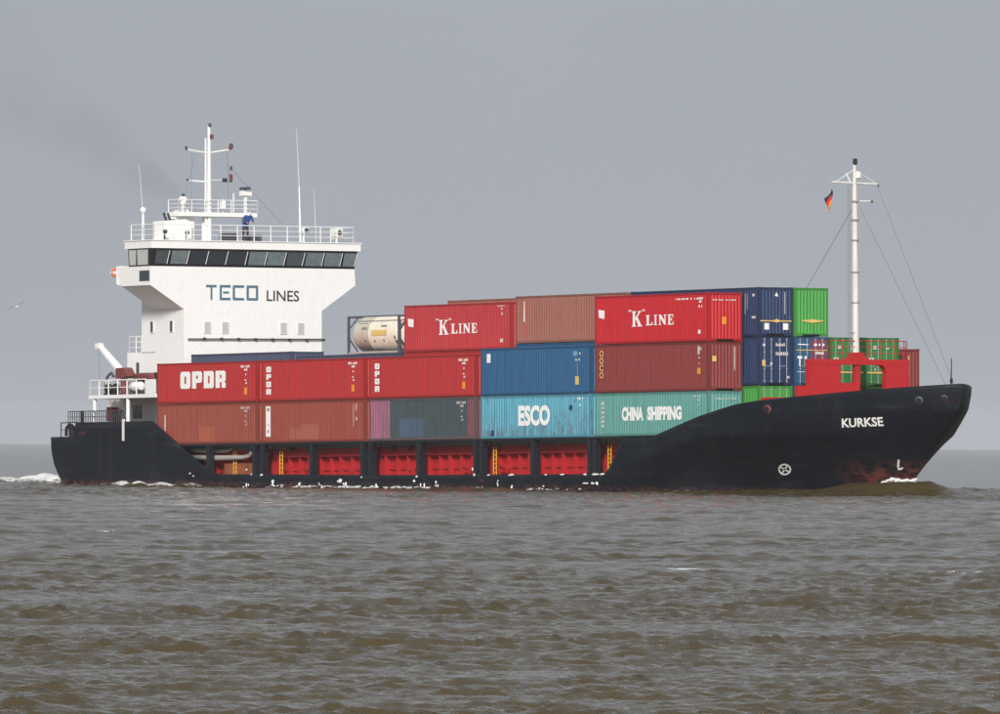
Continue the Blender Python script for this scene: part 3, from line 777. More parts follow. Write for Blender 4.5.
MB().tube((-52.5, 11.50, 20.2), (-52.5, 11.30, 23.9), .028, .014, 5).build('whip', OFFWHITE, b)
b = MB().tube((-52.5, 12.79, ro), (-52.5, 12.62, 20.0), .022, .012, 5).build('whip_antenna', OFFWHITE, ship)
for y in (7.2, 6.4): MB().tube((-53.6, y, 18.42), (-53.6, y, 19.7 - (7.2 - y) * .5), .04, n=6).build('antenna_stub', WHITE, ship)
MB().box(-53.55, -53.25, 6.1, 6.4, 18.7, 19.2).build('junction_box', WHITE, ship)
for y, z, s in ((11.95, 17.35, .32), (14.45, 17.25, .42)):
    b = MB().box(-52.6 - s, -52.6 + s * .5, y - s * .7, y + s * .7, z - s * .6, z + s * .6).tube((-52.7, y, ro), (-52.7, y, z), .06, n=6)
    b.build('searchlight', OFFWHITE, ship); MB().lathe([(0, .10), (.12, .16)], (-52.6 + s * .5, y, z), 'x', 10).build('searchlight_lens', DARKGREY, ship)
for (y, z) in ((1.25, 17.1), (2.9, 17.05)):
    MB().lathe([(-.12, .08), (.0, .14), (.12, .14)], (-52.3, y, z), 'x', 10).box(-52.36, -52.28, y - .05, y + .05, ro, z).build('roof_lamp', DARKGREY, ship)
MB().box(-53.9, -52.9, 6.3, 7.1, ro, 17.1).box(-53.9, -52.9, 8.1, 8.9, ro, 17.0).build('compass_stand', DARKGREY, ship)
for y in (1.2, 1.5): MB().tube((-53.5, y + .9, 17.8), (-53.6, y + .75, 18.35), .08, n=7).build('horn', BLACK, ship)

# --- boat platform on the starboard quarter
pf = MB().box(-59.7, -51.35, -.05, 2.5, 6.45, 6.68).build('boat_platform', WHITE, ship)
for x in (-59.2, -55.0): MB().tube((x, .12, 3.9), (x, .12, 6.45), .13, n=8).build('platform_column', WHITE, pf)
MB().box(-55.12, -54.85, -.27, -.2, 3.7, 5.1).build('column_foot', OFFWHITE, pf)
MB().box(-52.6, -51.35, -.05, .02, 6.68, 7.62).build('platform_screen', WHITE, pf)
railing('platform_railing', [(-52.6, 0, 6.68), (-59.6, 0, 6.68), (-59.6, 2.4, 6.68)], .95, WHITE, pf, 1.2, 2, .04)
cr = MB().tube((-57.3, 1.2, 6.68), (-57.3, 1.2, 7.8), .24, n=10).build('deck_crane', RUSTRED, ship)
MB().prism([(-57.85, 7.75), (-57.0, 7.75), (-56.4, 7.9), (-56.9, 8.45), (-57.8, 8.42)], 'y', .85, 1.55).build('crane_house', RUSTRED, cr)
j = MB().path([(-57.5, 1.2, 8.1), (-58.4, 1.2, 8.66), (-60.2, 1.2, 9.78), (-60.5, 1.2, 9.92)], [.26, .25, .20, .22], 8).build('crane_jib', WHITE, cr)
MB().box(-60.72, -60.2, 1.02, 1.38, 9.72, 10.08).build('jib_head', OFFWHITE, cr)
MB().tube((-60.5, 1.2, 9.8), (-60.4, 1.2, 7.4), .015, n=4).build('crane_wire', WIRE, cr)
w = MB().lathe([(-.5, .32), (-.45, .36), (-.42, .22), (.42, .22), (.45, .36), (.5, .32)], (-58.8, 1.2, 7.1), 'x', 12).box(-59.4, -58.2, .9, 1.5, 6.68, 6.85).build('mooring_winch', BLACK, ship)
MB().path([(-59.9, 1.3, 7.2), (-59.6, 1.3, 7.9), (-59.1, 1.3, 8.15), (-58.8, 1.3, 7.9)], .09, 6).build('winch_hood', DARKGREY, w)
raft = MB().lathe([(-.72, .05), (-.66, .22), (-.5, .30), (.5, .30), (.66, .22), (.72, .05)], (-55.35, 1.0, 7.22), 'x', 14).build('life_raft', WHITE, None, smooth=True)
tag(raft, 'white life raft canister lying on the boat platform below the crane', 'life raft'); ABOARD.append(raft)
for q in (-.35, .35): MB().lathe([(-.03, .305), (.03, .305)], (-55.35 + q, 1.0, 7.22), 'x', 14).build('strap', DARKGREY, raft)
for x in (-55.9, -54.95): MB().box(x, x + .15, .75, 1.25, 6.68, 7.0).build('raft_cradle', DARKGREY, raft)
# rescue boat under its canvas
b = MB(); sec = []
for i, (x, w_, zb, zt) in enumerate(((-56.9, .08, 7.72, 7.95), (-56.6, .40, 7.60, 8.02), (-55.6, .55, 7.52, 8.05), (-54.6, .50, 7.52, 8.03), (-54.0, .42, 7.56, 8.02))):
    sec.append([(x, 1.7 - w_, zt - .12), (x, 1.7 - w_ * .8, zt), (x, 1.7, zt + .06), (x, 1.7 + w_ * .8, zt), (x, 1.7 + w_, zt - .12), (x, 1.7 + w_ * .6, zb + .06), (x, 1.7, zb), (x, 1.7 - w_ * .6, zb + .06)])
for s_ in sec: b.v += s_
for i in range(len(sec) - 1):
    for k in range(8): b.f.append((i * 8 + k, i * 8 + (k + 1) % 8, (i + 1) * 8 + (k + 1) % 8, (i + 1) * 8 + k))
b.f += [tuple(range(8)), tuple(range((len(sec) - 1) * 8, len(sec) * 8))]
boat = b.build('rescue_boat', RUSTRED, None, smooth=True)
tag(boat, 'small brown red rescue boat under canvas beside the deck crane', 'boat'); ABOARD.append(boat)
for x in (-56.2, -54.7): MB().box(x, x + .15, 1.45, 1.95, 6.68, 7.57).build('boat_cradle', DARKGREY, boat)
MB().box(-54.05, -53.8, 1.5, 1.9, 7.5, 8.1).build('outboard_motor', BLACK, boat)

# --- stern fittings
railing('stern_railing', [(-62.3, -.05, 4.95), (-55.3, -.05, 4.95)], .72, DARKGREY, ship, .28, 2, .030)
railing('quarter_railing', [(-63.9, .35, 4.04), (-61.2, .0, 4.04)], .92, BLACK, ship, 1.3, 2, .035)
for x, y in ((-62.9, .6), (-61.9, .5)):
    b = MB().lathe([(3.9, .2), (4.55, .2), (4.62, .28), (4.75, .26)], (x, y, 0), 'z', 12).lathe([(3.9, .2), (4.55, .2), (4.62, .28), (4.75, .26)], (x + .55, y, 0), 'z', 12).box(x - .25, x + .8, y - .25, y + .25, 3.9, 4.0)
    b.build('bollard', BLACK, ship)
MB().path([(-63.5, .5, 4.1), (-63.45, .5, 4.6), (-63.1, .5, 4.85), (-62.7, .5, 4.75)], .11, 7).build('gooseneck_vent', BLACK, ship)
MB().box(-60.9, -60.2, 2.0, 2.45, 5.05, 5.95).build('fire_locker', SHIPRED, superstructure)
MB().box(-60.7, -60.5, -.08, .1, 4.95, 5.7).build('gate_post', BLACK, ship)
MB().path([(-56.3, .2, 4.9), (-56.1, .2, 5.5), (-55.7, .2, 5.75), (-55.4, .2, 5.2)], .09, 6).build('mooring_rope', DARKGREY, ship)

# --- forecastle: red portal carrying the foremast
XP0, XP1 = 16.28, 16.72
po = MB()
dz = 4.4
po.box(XP0, XP1, 4.15, 6.4, dz, 7.52)
po.prism([(9.6, dz), (11.33, dz), (11.33, 7.52), (9.2, 7.52), (9.45, 7.46), (9.62, 7.3), (9.7, 7.05)], 'x', XP0, XP1)
po.prism([(4.15, 7.523), (11.33, 7.523), (11.33, 7.84), (8.35, 7.84), (7.95, 8.25), (7.4, 8.25), (7.0, 7.84), (4.15, 7.84)], 'x', XP0 - .02, XP1 + .02)
po.box(XP0 + .08, XP1 - .08, 7.50, 7.86, dz, 7.52).box(XP0 + .12, XP1 - .12, 6.403, 7.497, dz, 6.45).box(XP0 + .06, XP1 - .06, 3.37, 4.147, dz, 6.25)
portal = po.build('mast_portal', SHIPRED, ship)
railing('portal_railing', [(XP0 + .1, 5.7, 7.84), (XP1 - .1, 5.7, 7.84), (XP1 - .1, 11.2, 7.84), (XP0 + .1, 11.2, 7.84)], 1.1, SHIPRED, portal, .9, 3, .03)
MB().box(13.95, 14.05, 2.6, 12.9, 4.4, 5.6).build('breakwater', SHIPRED, ship)
fm = MB().tube((16.5, YC, 8.25), (16.42, YC, 14.9), .21, .18, 12).tube((16.42, YC, 14.9), (16.40, YC, 18.1), .18, .15, 12).tube((16.40, YC, 18.1), (16.385, YC, 19.4), .12, .10, 10).build('foremast', paint('stained_white_paint', (.66, .63, .58), .5, .3, .55, .5), ship, smooth=False)
smooth_by_angle(fm, 40)
for z in (9.4, 11.2, 13.0, 14.9, 16.1, 17.2): MB().lathe([(z - .06, .2), (z - .04, .25), (z + .04, .25), (z + .06, .2)], (16.43, YC, 0), 'z', 12).build('mast_band', GREYGREEN, fm)
MB().tube((16.4, YC - 1.62, 18.32), (16.4, YC + 1.62, 18.24), .055, n=7).build('yard', OFFWHITE, fm)
for q in (-1.4, 1.5): MB().tube((16.4, YC + q, 18.3), (16.39, YC, 19.1), .025, n=5).build('yard_brace', OFFWHITE, fm)
MB().tube((16.4, YC - .3, 18.3), (16.39, YC - .62, 18.85), .06, n=6).build('yard_brace', OFFWHITE, fm)
MB().tube((16.4, YC + .2, 17.2), (16.4, YC + 1.15, 17.22), .05, n=6).build('lamp_arm', OFFWHITE, fm)
for (y, z, r, h, mt) in ((YC, 19.55, .14, .36, BLACK), (YC + .22, 18.75, .20, .40, OFFWHITE), (YC + .30, 18.78, .14, .2, RUSTRED), (YC + 1.2, 17.2, .07, .16, DARKGREY), (YC + 1.66, 18.15, .06, .16, DARKGREY)):
    MB().lathe([(-h / 2, r * .7), (-h * .4, r), (h * .4, r), (h / 2, r * .7)], (16.45, y, z), 'z', 10).build('mast_lamp', mt, fm)
b = MB()
for q in (-.0, .3): b.tube((16.6, YC - .62 + q * .5, 8.3), (16.5, YC - .55 + q * .5, 18.2), .015, n=4)
for k in range(24): b.tube((16.58, YC - .62, 8.6 + k * .4), (16.58, YC - .46, 8.6 + k * .4), .012, n=4)
b.build('mast_ladder', WIRE, fm)
for a, c in (((16.6, YC + .2, 16.9), (25.6, YC + .1, 6.2)), ((16.4, YC + 1.6, 18.2), (25.1, YC + 1.0, 6.3)), ((16.3, 7.61, 16.85), (2.2, 7.61, 3.45))):
    MB().tube(a, c, .018, n=4).build('stay_wire', WIRE, fm)
b = MB().tube((26.3, YC, 5.0), (26.33, YC, 7.75), .05, .03, 6).lathe([(6.3, .07), (6.45, .1), (6.6, .07)], (26.32, YC, 0), 'z', 8).build('jackstaff', BLACK, ship)
for (x, y) in ((19.2, 4.5), (19.2, 10.8)):
    MB().lathe([(-.7, .5), (-.62, .55), (-.6, .3), (.6, .3), (.62, .55), (.7, .5)], (x, y, 5.2), 'y', 12).box(x - .5, x + .5, y - .8, y + .8, 4.55, 4.8).build('anchor_windlass', SHIPRED, ship)

# the red and gold flag hangs from the yard arm
b = MB(); nu, nv = 9, 7
for i in range(nu):
    for k in range(nv):
        t = i / (nu - 1); s_ = k / (nv - 1)
        b.v.append((16.35 + .10 * math.sin(5 * s_ + 3 * t), YC - 1.62 - .42 * s_ * (1 - .35 * t) + .05 * math.sin(6 * t + 4 * s_), 17.95 - .92 * t - .62 * s_ + .05 * math.sin(7 * s_)))
for i in range(nu - 1):
    for k in range(nv - 1): b.f.append((i * nv + k, i * nv + k + 1, (i + 1) * nv + k + 1, (i + 1) * nv + k))
fme = b.mesh('flag', True)
flag = bpy.data.objects.new('flag', fme); COL.objects.link(flag)
for nm, c in (('flag_black', (.02, .02, .02)), ('flag_red', (.6, .03, .03)), ('flag_gold', (.85, .42, .04))): fme.materials.append(plain(nm, c, .8))
for p in fme.polygons:
    i = p.index // (nv - 1); p.material_index = min(2, int(i / (nu - 1) * 3))
sm = flag.modifiers.new('cloth', 'SOLIDIFY'); sm.thickness = .01
tag(flag, 'black, red and gold flag drooping from the foremast yard', 'flag'); ABOARD.append(flag)

# lifebuoy on the bridge wing
b = MB()
for i in range(18):
    a = 2 * math.pi * i / 18
    for k in range(8):
        c = 2 * math.pi * k / 8; r = .22 + .075 * math.cos(c)
        b.v.append((-56.35 + .09 * math.sin(c) * .8, -.10 + r * math.cos(a) * .9, 14.55 + r * math.sin(a)))
for i in range(18):
    for k in range(8): b.f.append((i * 8 + k, i * 8 + (k + 1) % 8, ((i + 1) % 18) * 8 + (k + 1) % 8, ((i + 1) % 18) * 8 + k))
lb = b.build('lifebuoy', ORANGE, None, smooth=True)
tag(lb, 'orange lifebuoy hung on the aft end of the bridge wing', 'lifebuoy'); ABOARD.append(lb)
MB().box(-56.42, -56.34, -.38, .18, 14.49, 14.61).build('buoy_band', LETTER, lb)

# ------------------------------------------------------------------ containers
W = 2.438
_CM = {}
def corr(length, period, depth, margin):
    """trapezoid profile along a panel: list of (u, inset)"""
    n = max(2, round((length - 2 * margin) / period)); p = (length - 2 * margin) / n
    out = [(margin, 0)]
    for k in range(n):
        a = margin + k * p
        out += [(a + .26 * p, 0), (a + .50 * p, depth), (a + .76 * p, depth), (a + p, 0)]
    return out
def container_meshes(L, H):
    key = (L, H)
    if key in _CM: return _CM[key]
    M = {}
    z0, z1 = .15, H - .11
    pr = corr(L, .277, .036, .14)
    def sheet(pr, f):
        b = MB()
        for u, d in pr: b.v += [f(u, d, z0), f(u, d, z1)]
        for i in range(len(pr) - 1): b.f.append((2 * i, 2 * i + 2, 2 * i + 3, 2 * i + 1))
        return b
    M['side_s'] = sheet(pr, lambda u, d, z: (u, .014 + d, z)).mesh('side_panel', fix=False)
    b = sheet(pr, lambda u, d, z: (u, W - .014 - d, z)); b.f = [f[::-1] for f in b.f]; M['side_p'] = b.mesh('side_panel', fix=False)
    pe = corr(W, .25, .045, .14)
    M['end_f'] = sheet(pe, lambda u, d, z: (L - .02 - d, u, z)).mesh('end_panel', fix=False)
    b = sheet(pe, lambda u, d, z: (.02 + d, u, z)); b.f = [f[::-1] for f in b.f]; M['end_a'] = b.mesh('end_panel', fix=False)
    M['roof'] = MB().box(.1, L - .1, .06, W - .06, H - .06, H - .02).mesh('roof')
    for nm, x, y in (('post_as', 0, 0), ('post_ap', 0, W - .14), ('post_fs', L - .15, 0), ('post_fp', L - .15, W - .14)):
        b = MB().box(x + .004, x + .146, y + .004, y + .136, .12, H - .12)
        for z in (0, H - .118): b.box(x - .004, x + .166 if x == 0 else x + .154, y - .006, y + .15, z, z + .118)   # corner castings
        if x == 0: pass
        M[nm] = b.mesh('corner_post')
    for nm, y in (('trail_s', 0), ('trail_p', W - .06)): M[nm] = MB().box(.166, L - .152, y + .002, y + .058, H - .112, H - .012).mesh('top_rail')
    for nm, y in (('brail_s', 0), ('brail_p', W - .06)): M[nm] = MB().box(.166, L - .152, y + .002, y + .058, .012, .152).mesh('bottom_rail')
    for nm, x in (('head_f', L - .07), ('head_a', .01)): M[nm] = MB().box(x, x + .06, .15, W - .15, H - .13, H - .012).mesh('end_header')
    M['sill_f'] = MB().box(L - .07, L - .01, .15, .60, .012, .17).box(L - .07, L - .01, W - .60, W - .15, .012, .17).box(L - .07, L - .01, .60, W - .60, .13, .17).mesh('end_sill')
    M['tunnel_shade'] = MB().box(L - .9, L - .10, .60, W - .60, .02, .125).mesh('gooseneck_tunnel_shade')  # solid black box, its colour stands in for the shade inside the recess
    M['sill_a'] = MB().box(.01, .07, .15, W - .15, .012, .17).mesh('end_sill')
    # doors
    for nm, y0, y1 in (('door_s', .15, W / 2 - .008), ('door_p', W / 2 + .008, W - .15)):
        b = MB().box(L - .075, L - .03, y0, y1, .18, H - .14)
        for z in np.linspace(.45, H - .75, 5): b.box(L - .03, L - .012, y0 + .10, y1 - .10, z, z + .16)
        M[nm] = b.mesh('door')
    for k, y in enumerate((.42, .92, W - .92, W - .42)):
        b = MB().tube((L - .0, y, .14), (L - .0, y, H - .10), .021, n=6)
        for z in (.22, .95, H - .95, H - .2): b.box(L - .03, L + .03, y - .05, y + .05, z, z + .07)
        M['rod%d' % k] = b.mesh('locking_rod')
    for k, y in enumerate((.67, W - .67)): M['handle%d' % k] = MB().box(L - .012, L + .025, y - .24, y + .24, 1.12, 1.16).mesh('door_handle')
    M['extra'] = MB().box(12.05, 12.19, -.004, .05, .155, H - .115).mesh('corner_post') if L > 13 else None
    _CM[key] = M
    return M
STD, HCU = 2.591, 2.896
FRAME_OF = {}
_paint0 = paint
def paint(name, col, rough, fade, rust, streak, patches=(), low_rust=0.0):
    m = _paint0(name, col, rough, fade, rust * 1.4 + .06, streak * 1.9 + .14, patches, low_rust)
    FRAME_OF[name] = _paint0(name + '_rail', tuple(v * .72 for v in col), rough, fade, min(.8, rust * 2.5 + .25), streak)  # shade of the gaps between boxes put into darker rail colour, plus rust
    return m
def container(label, bay_x, row, z, H, mat, L=12.192, doors=False, frame=None, door_mats=None, tag_it=True):
    y = 2.557 * (row - 1)
    t = thing('shipping_container', label, 'container', 'containers stacked on deck', (bay_x, y, z))
    M = container_meshes(L, H); fr = frame or FRAME_OF.get(mat.name, mat)
    link('side_panel', M['side_s'], mat, t); link('side_panel', M['side_p'], mat, t); link('end_panel', M['end_a'], mat, t); link('roof', M['roof'], mat, t)
    for k in ('post_as', 'post_ap', 'post_fs', 'post_fp'): link('corner_post', M[k], fr, t)
    for k in ('trail_s', 'trail_p'): link('top_rail', M[k], fr, t)
    for k in ('brail_s', 'brail_p'): link('bottom_rail', M[k], fr, t)
    for k in ('head_f', 'head_a'): link('end_header', M[k], fr, t)
    link('end_sill', M['sill_a'], fr, t); link('end_sill', M['sill_f'], fr, t); link('gooseneck_tunnel_shade', M['tunnel_shade'], BLACK, t)
    if M['extra'] is not None: link('corner_post', M['extra'], fr, t)
    if doors:
        dm = door_mats or (mat, mat)
        ds, dp = link('door', M['door_s'], dm[0], t), link('door', M['door_p'], dm[1], t)
        for k in range(4): link('locking_rod', M['rod%d' % k], RODS, ds if k < 2 else dp)
        link('door_handle', M['handle0'], RODS, ds); link('door_handle', M['handle1'], RODS, dp)
    else: link('end_panel', M['end_f'], mat, t)
    ABOARD.append(t)
    return t
RODS = plain('galvanised_rod', (.38, .40, .42), .5, .3)
OPDR = paint('opdr_red_paint', (.40, .024, .025), .5, .12, .08, .12)
BRICK1 = paint('brick_red_paint', (.27, .060, .040), .6, .22, .12, .18, [(5.15, 7.0, .12, 1.1, (.40, .11, .045), .5)])
BRICK2 = paint('orange_brown_paint', (.28, .056, .036), .6, .22, .12, .18, [(3.3, 6.7, .2, .85, (.38, .14, .10), .4), (4.6, 6.7, .85, 1.12, (.38, .14, .10), .4)])
SLATE = paint('slate_green_paint', (.050, .070, .078), .55, .25, .12, .15, [(.0, 2.3, 0, 2.6, (.31, .115, .175), 1), (3.5, 6.2, .22, 1.32, (.070, .115, .20), .65), (11.3, 12.2, 0, 2.6, (.22, .06, .075), .8)])
SLATEF = paint('mauve_frame_paint', (.11, .075, .08), .6, .3, .5, .2)
LBLUE = paint('light_blue_paint', (.105, .35, .46), .55, .30, .6, .35, low_rust=.75)
BLUE = paint('blue_paint', (.022, .098, .215), .5, .22, .15, .22)
TEAL = paint('sea_green_paint', (.110, .31, .275), .55, .28, .25, .22, low_rust=.15)
MAROON = paint('maroon_paint', (.215, .036, .034), .55, .15, .10, .15)
KRED1 = paint('faded_red_paint', (.42, .034, .040), .55, .22, .10, .12)
KRED2 = paint('bright_red_paint', (.48, .014, .020), .5, .08, .05, .10)
SALMON = paint('faded_brown_paint', (.31, .118, .086), .65, .3, .12, .15, [(.75, 1.15, .4, 2.6, (.42, .08, .06), .7), (4.7, 5.2, 1.1, 1.9, (.30, .09, .07), .6), (7.2, 7.6, .6, 1.3, (.30, .09, .07), .5)])
NAVY = paint('navy_paint', (.020, .040, .105), .5, .22, .12, .2)
NAVYG = paint('slate_navy_paint', (.060, .080, .135), .55, .3, .12, .2)
GREEN = paint('bright_green_paint', (.062, .31, .055), .5, .25, .12, .15)
DGREEN = paint('dark_green_paint', (.036, .20, .046), .55, .3, .2, .2)
DOORBLUE = paint('sea_blue_paint', (.022, .10, .20), .5, .2, .12, .2)
DOORPINK = paint('plum_paint', (.20, .045, .085), .55, .25, .1, .2)

B1, B2, B3, B4, B5 = -51.18, -38.36, -25.55, -12.74, 0.0
T1 = 3.40
S2, H2 = T1 + 2.61, T1 + 2.916           # second tier on a standard / a high box
def codes(t, L, H, mats=LETTER, amber=True, u=None):
    """numbers near the forward end of the starboard side"""
    u = L - 1.55 if u is None else u
    it = [marks2d(u - .35, u + .75, H - .42, H - .27, 1), marks2d(u + .05, u + .45, H - .62, H - .48, 2), rect2d(u + .2, u + .3, H - .92, H - .8), marks2d(u + .12, u + .38, H - 1.25, H - 1.15, 3), marks2d(u + .12, u + .38, H - 1.45, H - 1.33, 4)]
    decal(t, 'number_lettering', join2d(it), 'S', .004, mats)
    if amber: decal(t, 'sticker', rect2d(u + .05, u + .40, H - 2.12, H - 1.68), 'S', .004, LETTER_AMBER)
# bay 1
t = container('red container with big white OPDR lettering beside the bridge', B1, 1, S2, STD, OPDR)
decal(t, 'lettering', opdr2d(2.88, 8.45, .93, 2.02), 'S', .004, LETTER); codes(t, 12.192, STD)
t = container('brick red container with an orange patch, under the OPDR one beside the bridge', B1, 1, T1, STD, BRICK1)
codes(t, 12.192, STD, LETTER_FADED, False); decal(t, 'lettering', rect2d(.92, 1.08, .9, 1.9), 'S', .004, LETTER_FADED)
t = container('slate blue container whose top edge shows behind the big OPDR lettering', B1, 2, H2, HCU, NAVYG)
container('slate blue container hidden below the slate one beside the bridge', B1, 2, T1, HCU, NAVYG)
# bay 2
t = container('red container with stacked OPDR letters, between the big OPDR one and the tank', B2, 1, S2, STD, OPDR)
decal(t, 'lettering', opdr2d(.55, 1.12, .42, 2.18, True), 'S', .004, LETTER); codes(t, 12.192, STD)
t = container('orange brown container with tall white label and pale patch, lowest tier', B2, 1, T1, STD, BRICK2)
decal(t, 'label_panel', rect2d(.50, 1.06, .38, 2.3), 'S', .004, LETTER)
decal(t, 'lettering', join2d([marks2d(.66, .92, 1.98, 2.2, 5), rect2d(.70, .90, 1.1, 1.15), rect2d(.72, .86, .62, .80)]), 'S', .0, BRICK2)
decal(t, 'number_lettering', join2d([rect2d(10.9, 10.96, .9, 2.3), rect2d(11.2, 11.3, 1.9, 2.35), rect2d(11.2, 11.38, 1.3, 1.5)]), 'S', .004, LETTER_FADED)
container('slate blue container whose top edge shows under the tank', B2, 2, S2, HCU, NAVYG)
container('slate container hidden below the one carrying the tank', B2, 2, T1, STD, NAVYG)
# bay 3
t = container('red container with stacked OPDR letters, left of the plain blue one', B3, 1, S2, STD, OPDR)
decal(t, 'lettering', opdr2d(.62, 1.15, .42, 2.18, True), 'S', .004, LETTER); codes(t, 12.192, STD)
t = container('dark slate container with mauve end and blue patch, lowest tier', B3, 1, T1, STD, SLATE, frame=SLATEF)
codes(t, 12.192, STD, LETTER_FADED, False, 10.4)
t = container('faded red K LINE container in the top tier beside the tank', B3, 2, S2 + 2.916, HCU, KRED1)
def kline(t, u, lu, badge):
    decal(t, 'lettering', kline2d(u, u + 1.12, 1.00, 1.92, lu, lu + 3.0, 1.05, 1.66), 'S', .004, LETTER)
    decal(t, 'emblem', poly2d([(badge, 1.60), (badge + .60, 1.52), (badge + .62, 2.02), (badge - .05, 2.08)]), 'S', .004, LETTER)
t3a = t; kline(t, 4.0, 5.4, .45)
decal(t, 'number_lettering', join2d([marks2d(10.7, 11.5, 2.60, 2.70, 6), rect2d(11.1, 11.3, 2.42, 2.52), rect2d(11.15, 11.32, 2.1, 2.25), rect2d(11.0, 11.35, .42, .65)]), 'S', .004, LETTER_FADED)
container('red container whose top edge shows under the faded K LINE one', B3, 2, S2, HCU, OPDR)
container('slate container hidden in the second row below the faded K LINE one', B3, 2, T1, STD, NAVYG)
t = container('brown container peeping over the top of the faded K LINE one', B3 + 1.0, 3, T1 + 2.916 * 2 + .02, HCU, SALMON)
container('slate container hidden behind the faded K LINE one', B3 + 1.0, 3, T1 + 2.916, HCU, NAVYG)
container('slate container hidden lowest in the third row behind the faded K LINE one', B3 + 1.0, 3, T1, HCU, NAVYG)
# bay 4
t = container('plain blue container with a white label, above the ESCO one', B4, 1, S2, HCU, BLUE)
decal(t, 'label_panel', rect2d(.68, 1.10, 2.02, 2.55), 'S', .004, LETTER)
star = [(10.55 + .42 * math.cos(a) * (1 if k % 2 else .45), 2.42 + .24 * math.sin(a) * (1 if k % 2 else .45)) for k, a in enumerate(np.linspace(0, 2 * math.pi, 17)[:-1])]
decal(t, 'emblem', poly2d(star), 'S', .004, LETTER_PALEBLUE)
decal(t, 'number_lettering', join2d([rect2d(10.55, 10.75, 1.98, 2.1), rect2d(10.9, 11.05, 1.98, 2.12), rect2d(11.0, 11.15, 2.35, 2.48), rect2d(10.78, 10.81, 1.0, 1.95)]), 'S', .004, LETTER_FADED)
decal(t, 'sticker', rect2d(10.55, 10.95, .55, 1.05), 'S', .004, LETTER_YELLOW)
t = container('rust streaked light blue ESCO container in the lowest tier', B4, 1, T1, STD, LBLUE)
decal(t, 'lettering', place2d(text2d('ESCO', .05), 4.22, 7.75, .72, 1.98), 'S', .004, LETTER)
decal(t, 'number_lettering', join2d([marks2d(10.85, 11.45, 2.24, 2.40, 7), rect2d(11.0, 11.15, 1.85, 1.97)]), 'S', .004, LETTER)
decal(t, 'patch', poly2d([(9.85, 1.66), (10.22, 1.62), (10.25, 1.92), (9.9, 1.95)]), 'S', .004, NAVY); decal(t, 'patch', rect2d(1.15, 1.45, .12, .5), 'S', .004, NAVY)
t = container('faded salmon brown container with an orange stripe in the top tier', B4, 2, T1 + 5.832, HCU, SALMON)
decal(t, 'lettering', poly2d([(.86, 1.35), (1.0, 1.3), (.98, 2.55), (.90, 2.6)]), 'S', .004, LETTER)
container('blue container whose top edge shows under the salmon brown one', B4, 2, H2, HCU, BLUE)
container('blue container hidden behind the ESCO one', B4, 2, T1, HCU, BLUE)
# bay 5
t = container('bright red K LINE container in the top tier with its end showing', B5, 1, S2 + 2.916, HCU, KRED2)
kline(t, 4.0, 5.53, .42)
decal(t, 'number_lettering', join2d([marks2d(8.7, 10.5, 2.49, 2.60, 8), marks2d(10.75, 11.7, 2.48, 2.62, 9), rect2d(11.25, 11.5, 2.3, 2.42), rect2d(11.2, 11.32, 2.0, 2.15), rect2d(11.5, 11.58, 2.0, 2.15), rect2d(11.15, 11.4, .45, .68)]), 'S', .004, LETTER)
decal(t, 'end_lettering', marks2d(.35, 2.0, 2.40, 2.50, 10), 'F', 12.196, LETTER_FADED)
decal(t, 'sticker', rect2d(1.0, 1.32, 1.0, 1.45), 'F', 12.196, LETTER_AMBER)
t = container('plain maroon container between the bright K LINE and CHINA SHIPPING ones', B5, 1, S2, HCU, MAROON)
rot = lambda s, u0, u1, v0, v1: ([(u0 + (u1 - u0) * y, v1 - (v1 - v0) * x) for x, y in s[0]], s[1])
decal(t, 'lettering', join2d([place2d(text2d(c, .02), .48, .92, 2.17 - k * .43, 2.55 - k * .43) for k, c in enumerate('OOCO')]), 'S', .004, LETTER_YELLOW)
decal(t, 'number_lettering', join2d([rect2d(11.1, 11.3, 2.15, 2.65), rect2d(11.35, 11.5, 2.4, 2.55), rect2d(11.2, 11.32, 1.9, 2.0), rect2d(11.2, 11.3, 1.55, 1.65)]), 'S', .004, LETTER_FADED)
decal(t, 'sticker', rect2d(11.05, 11.40, .98, 1.35), 'S', .004, LETTER_AMBER)
decal(t, 'sticker', rect2d(.30, .60, 1.72, 2.05), 'F', 12.196, LETTER_YELLOW)
decal(t, 'end_lettering', rect2d(1.86, 1.93, 1.2, 2.6), 'F', 12.196, LETTER_FADED)
t = container('sea green CHINA SHIPPING container partly behind the bow bulwark', B5, 1, T1, STD, TEAL)
decal(t, 'lettering', place2d(text2d('CHINA', .06), 2.92, 5.24, .90, 1.74), 'S', .004, LETTER); decal(t, 'lettering', place2d(text2d('SHIPPING', .06), 5.67, 9.36, .90, 1.74), 'S', .004, LETTER)
decal(t, 'side_lettering', join2d([rect2d(.70, .98, 1.88 - k * .27, 2.06 - k * .27) for k in range(6)]), 'S', .004, LETTER_FADED)
decal(t, 'number_lettering', join2d([marks2d(10.7, 11.5, 2.22, 2.33, 11), rect2d(11.1, 11.35, 2.0, 2.1), rect2d(11.15, 11.25, 1.75, 1.85)]), 'S', .004, LETTER_FADED)
decal(t, 'end_lettering', marks2d(.5, 2.0, 2.08, 2.18, 12), 'F', 12.196, LETTER_FADED)
FX = 13.75 - 13.716
t = container('navy container with yellow band and two white squares on its end, top tier', FX, 2, T1 + 5.832, HCU, NAVY, 13.716)
decal(t, 'end_emblem', join2d([rect2d(.12, 2.36, .86, .93)]), 'F', 13.722, LETTER_YELLOW)
decal(t, 'end_emblem', poly2d([(.95, .89), (1.3, .80), (1.65, .89), (1.3, 1.02)]), 'F', 13.726, LETTER_YELLOW)
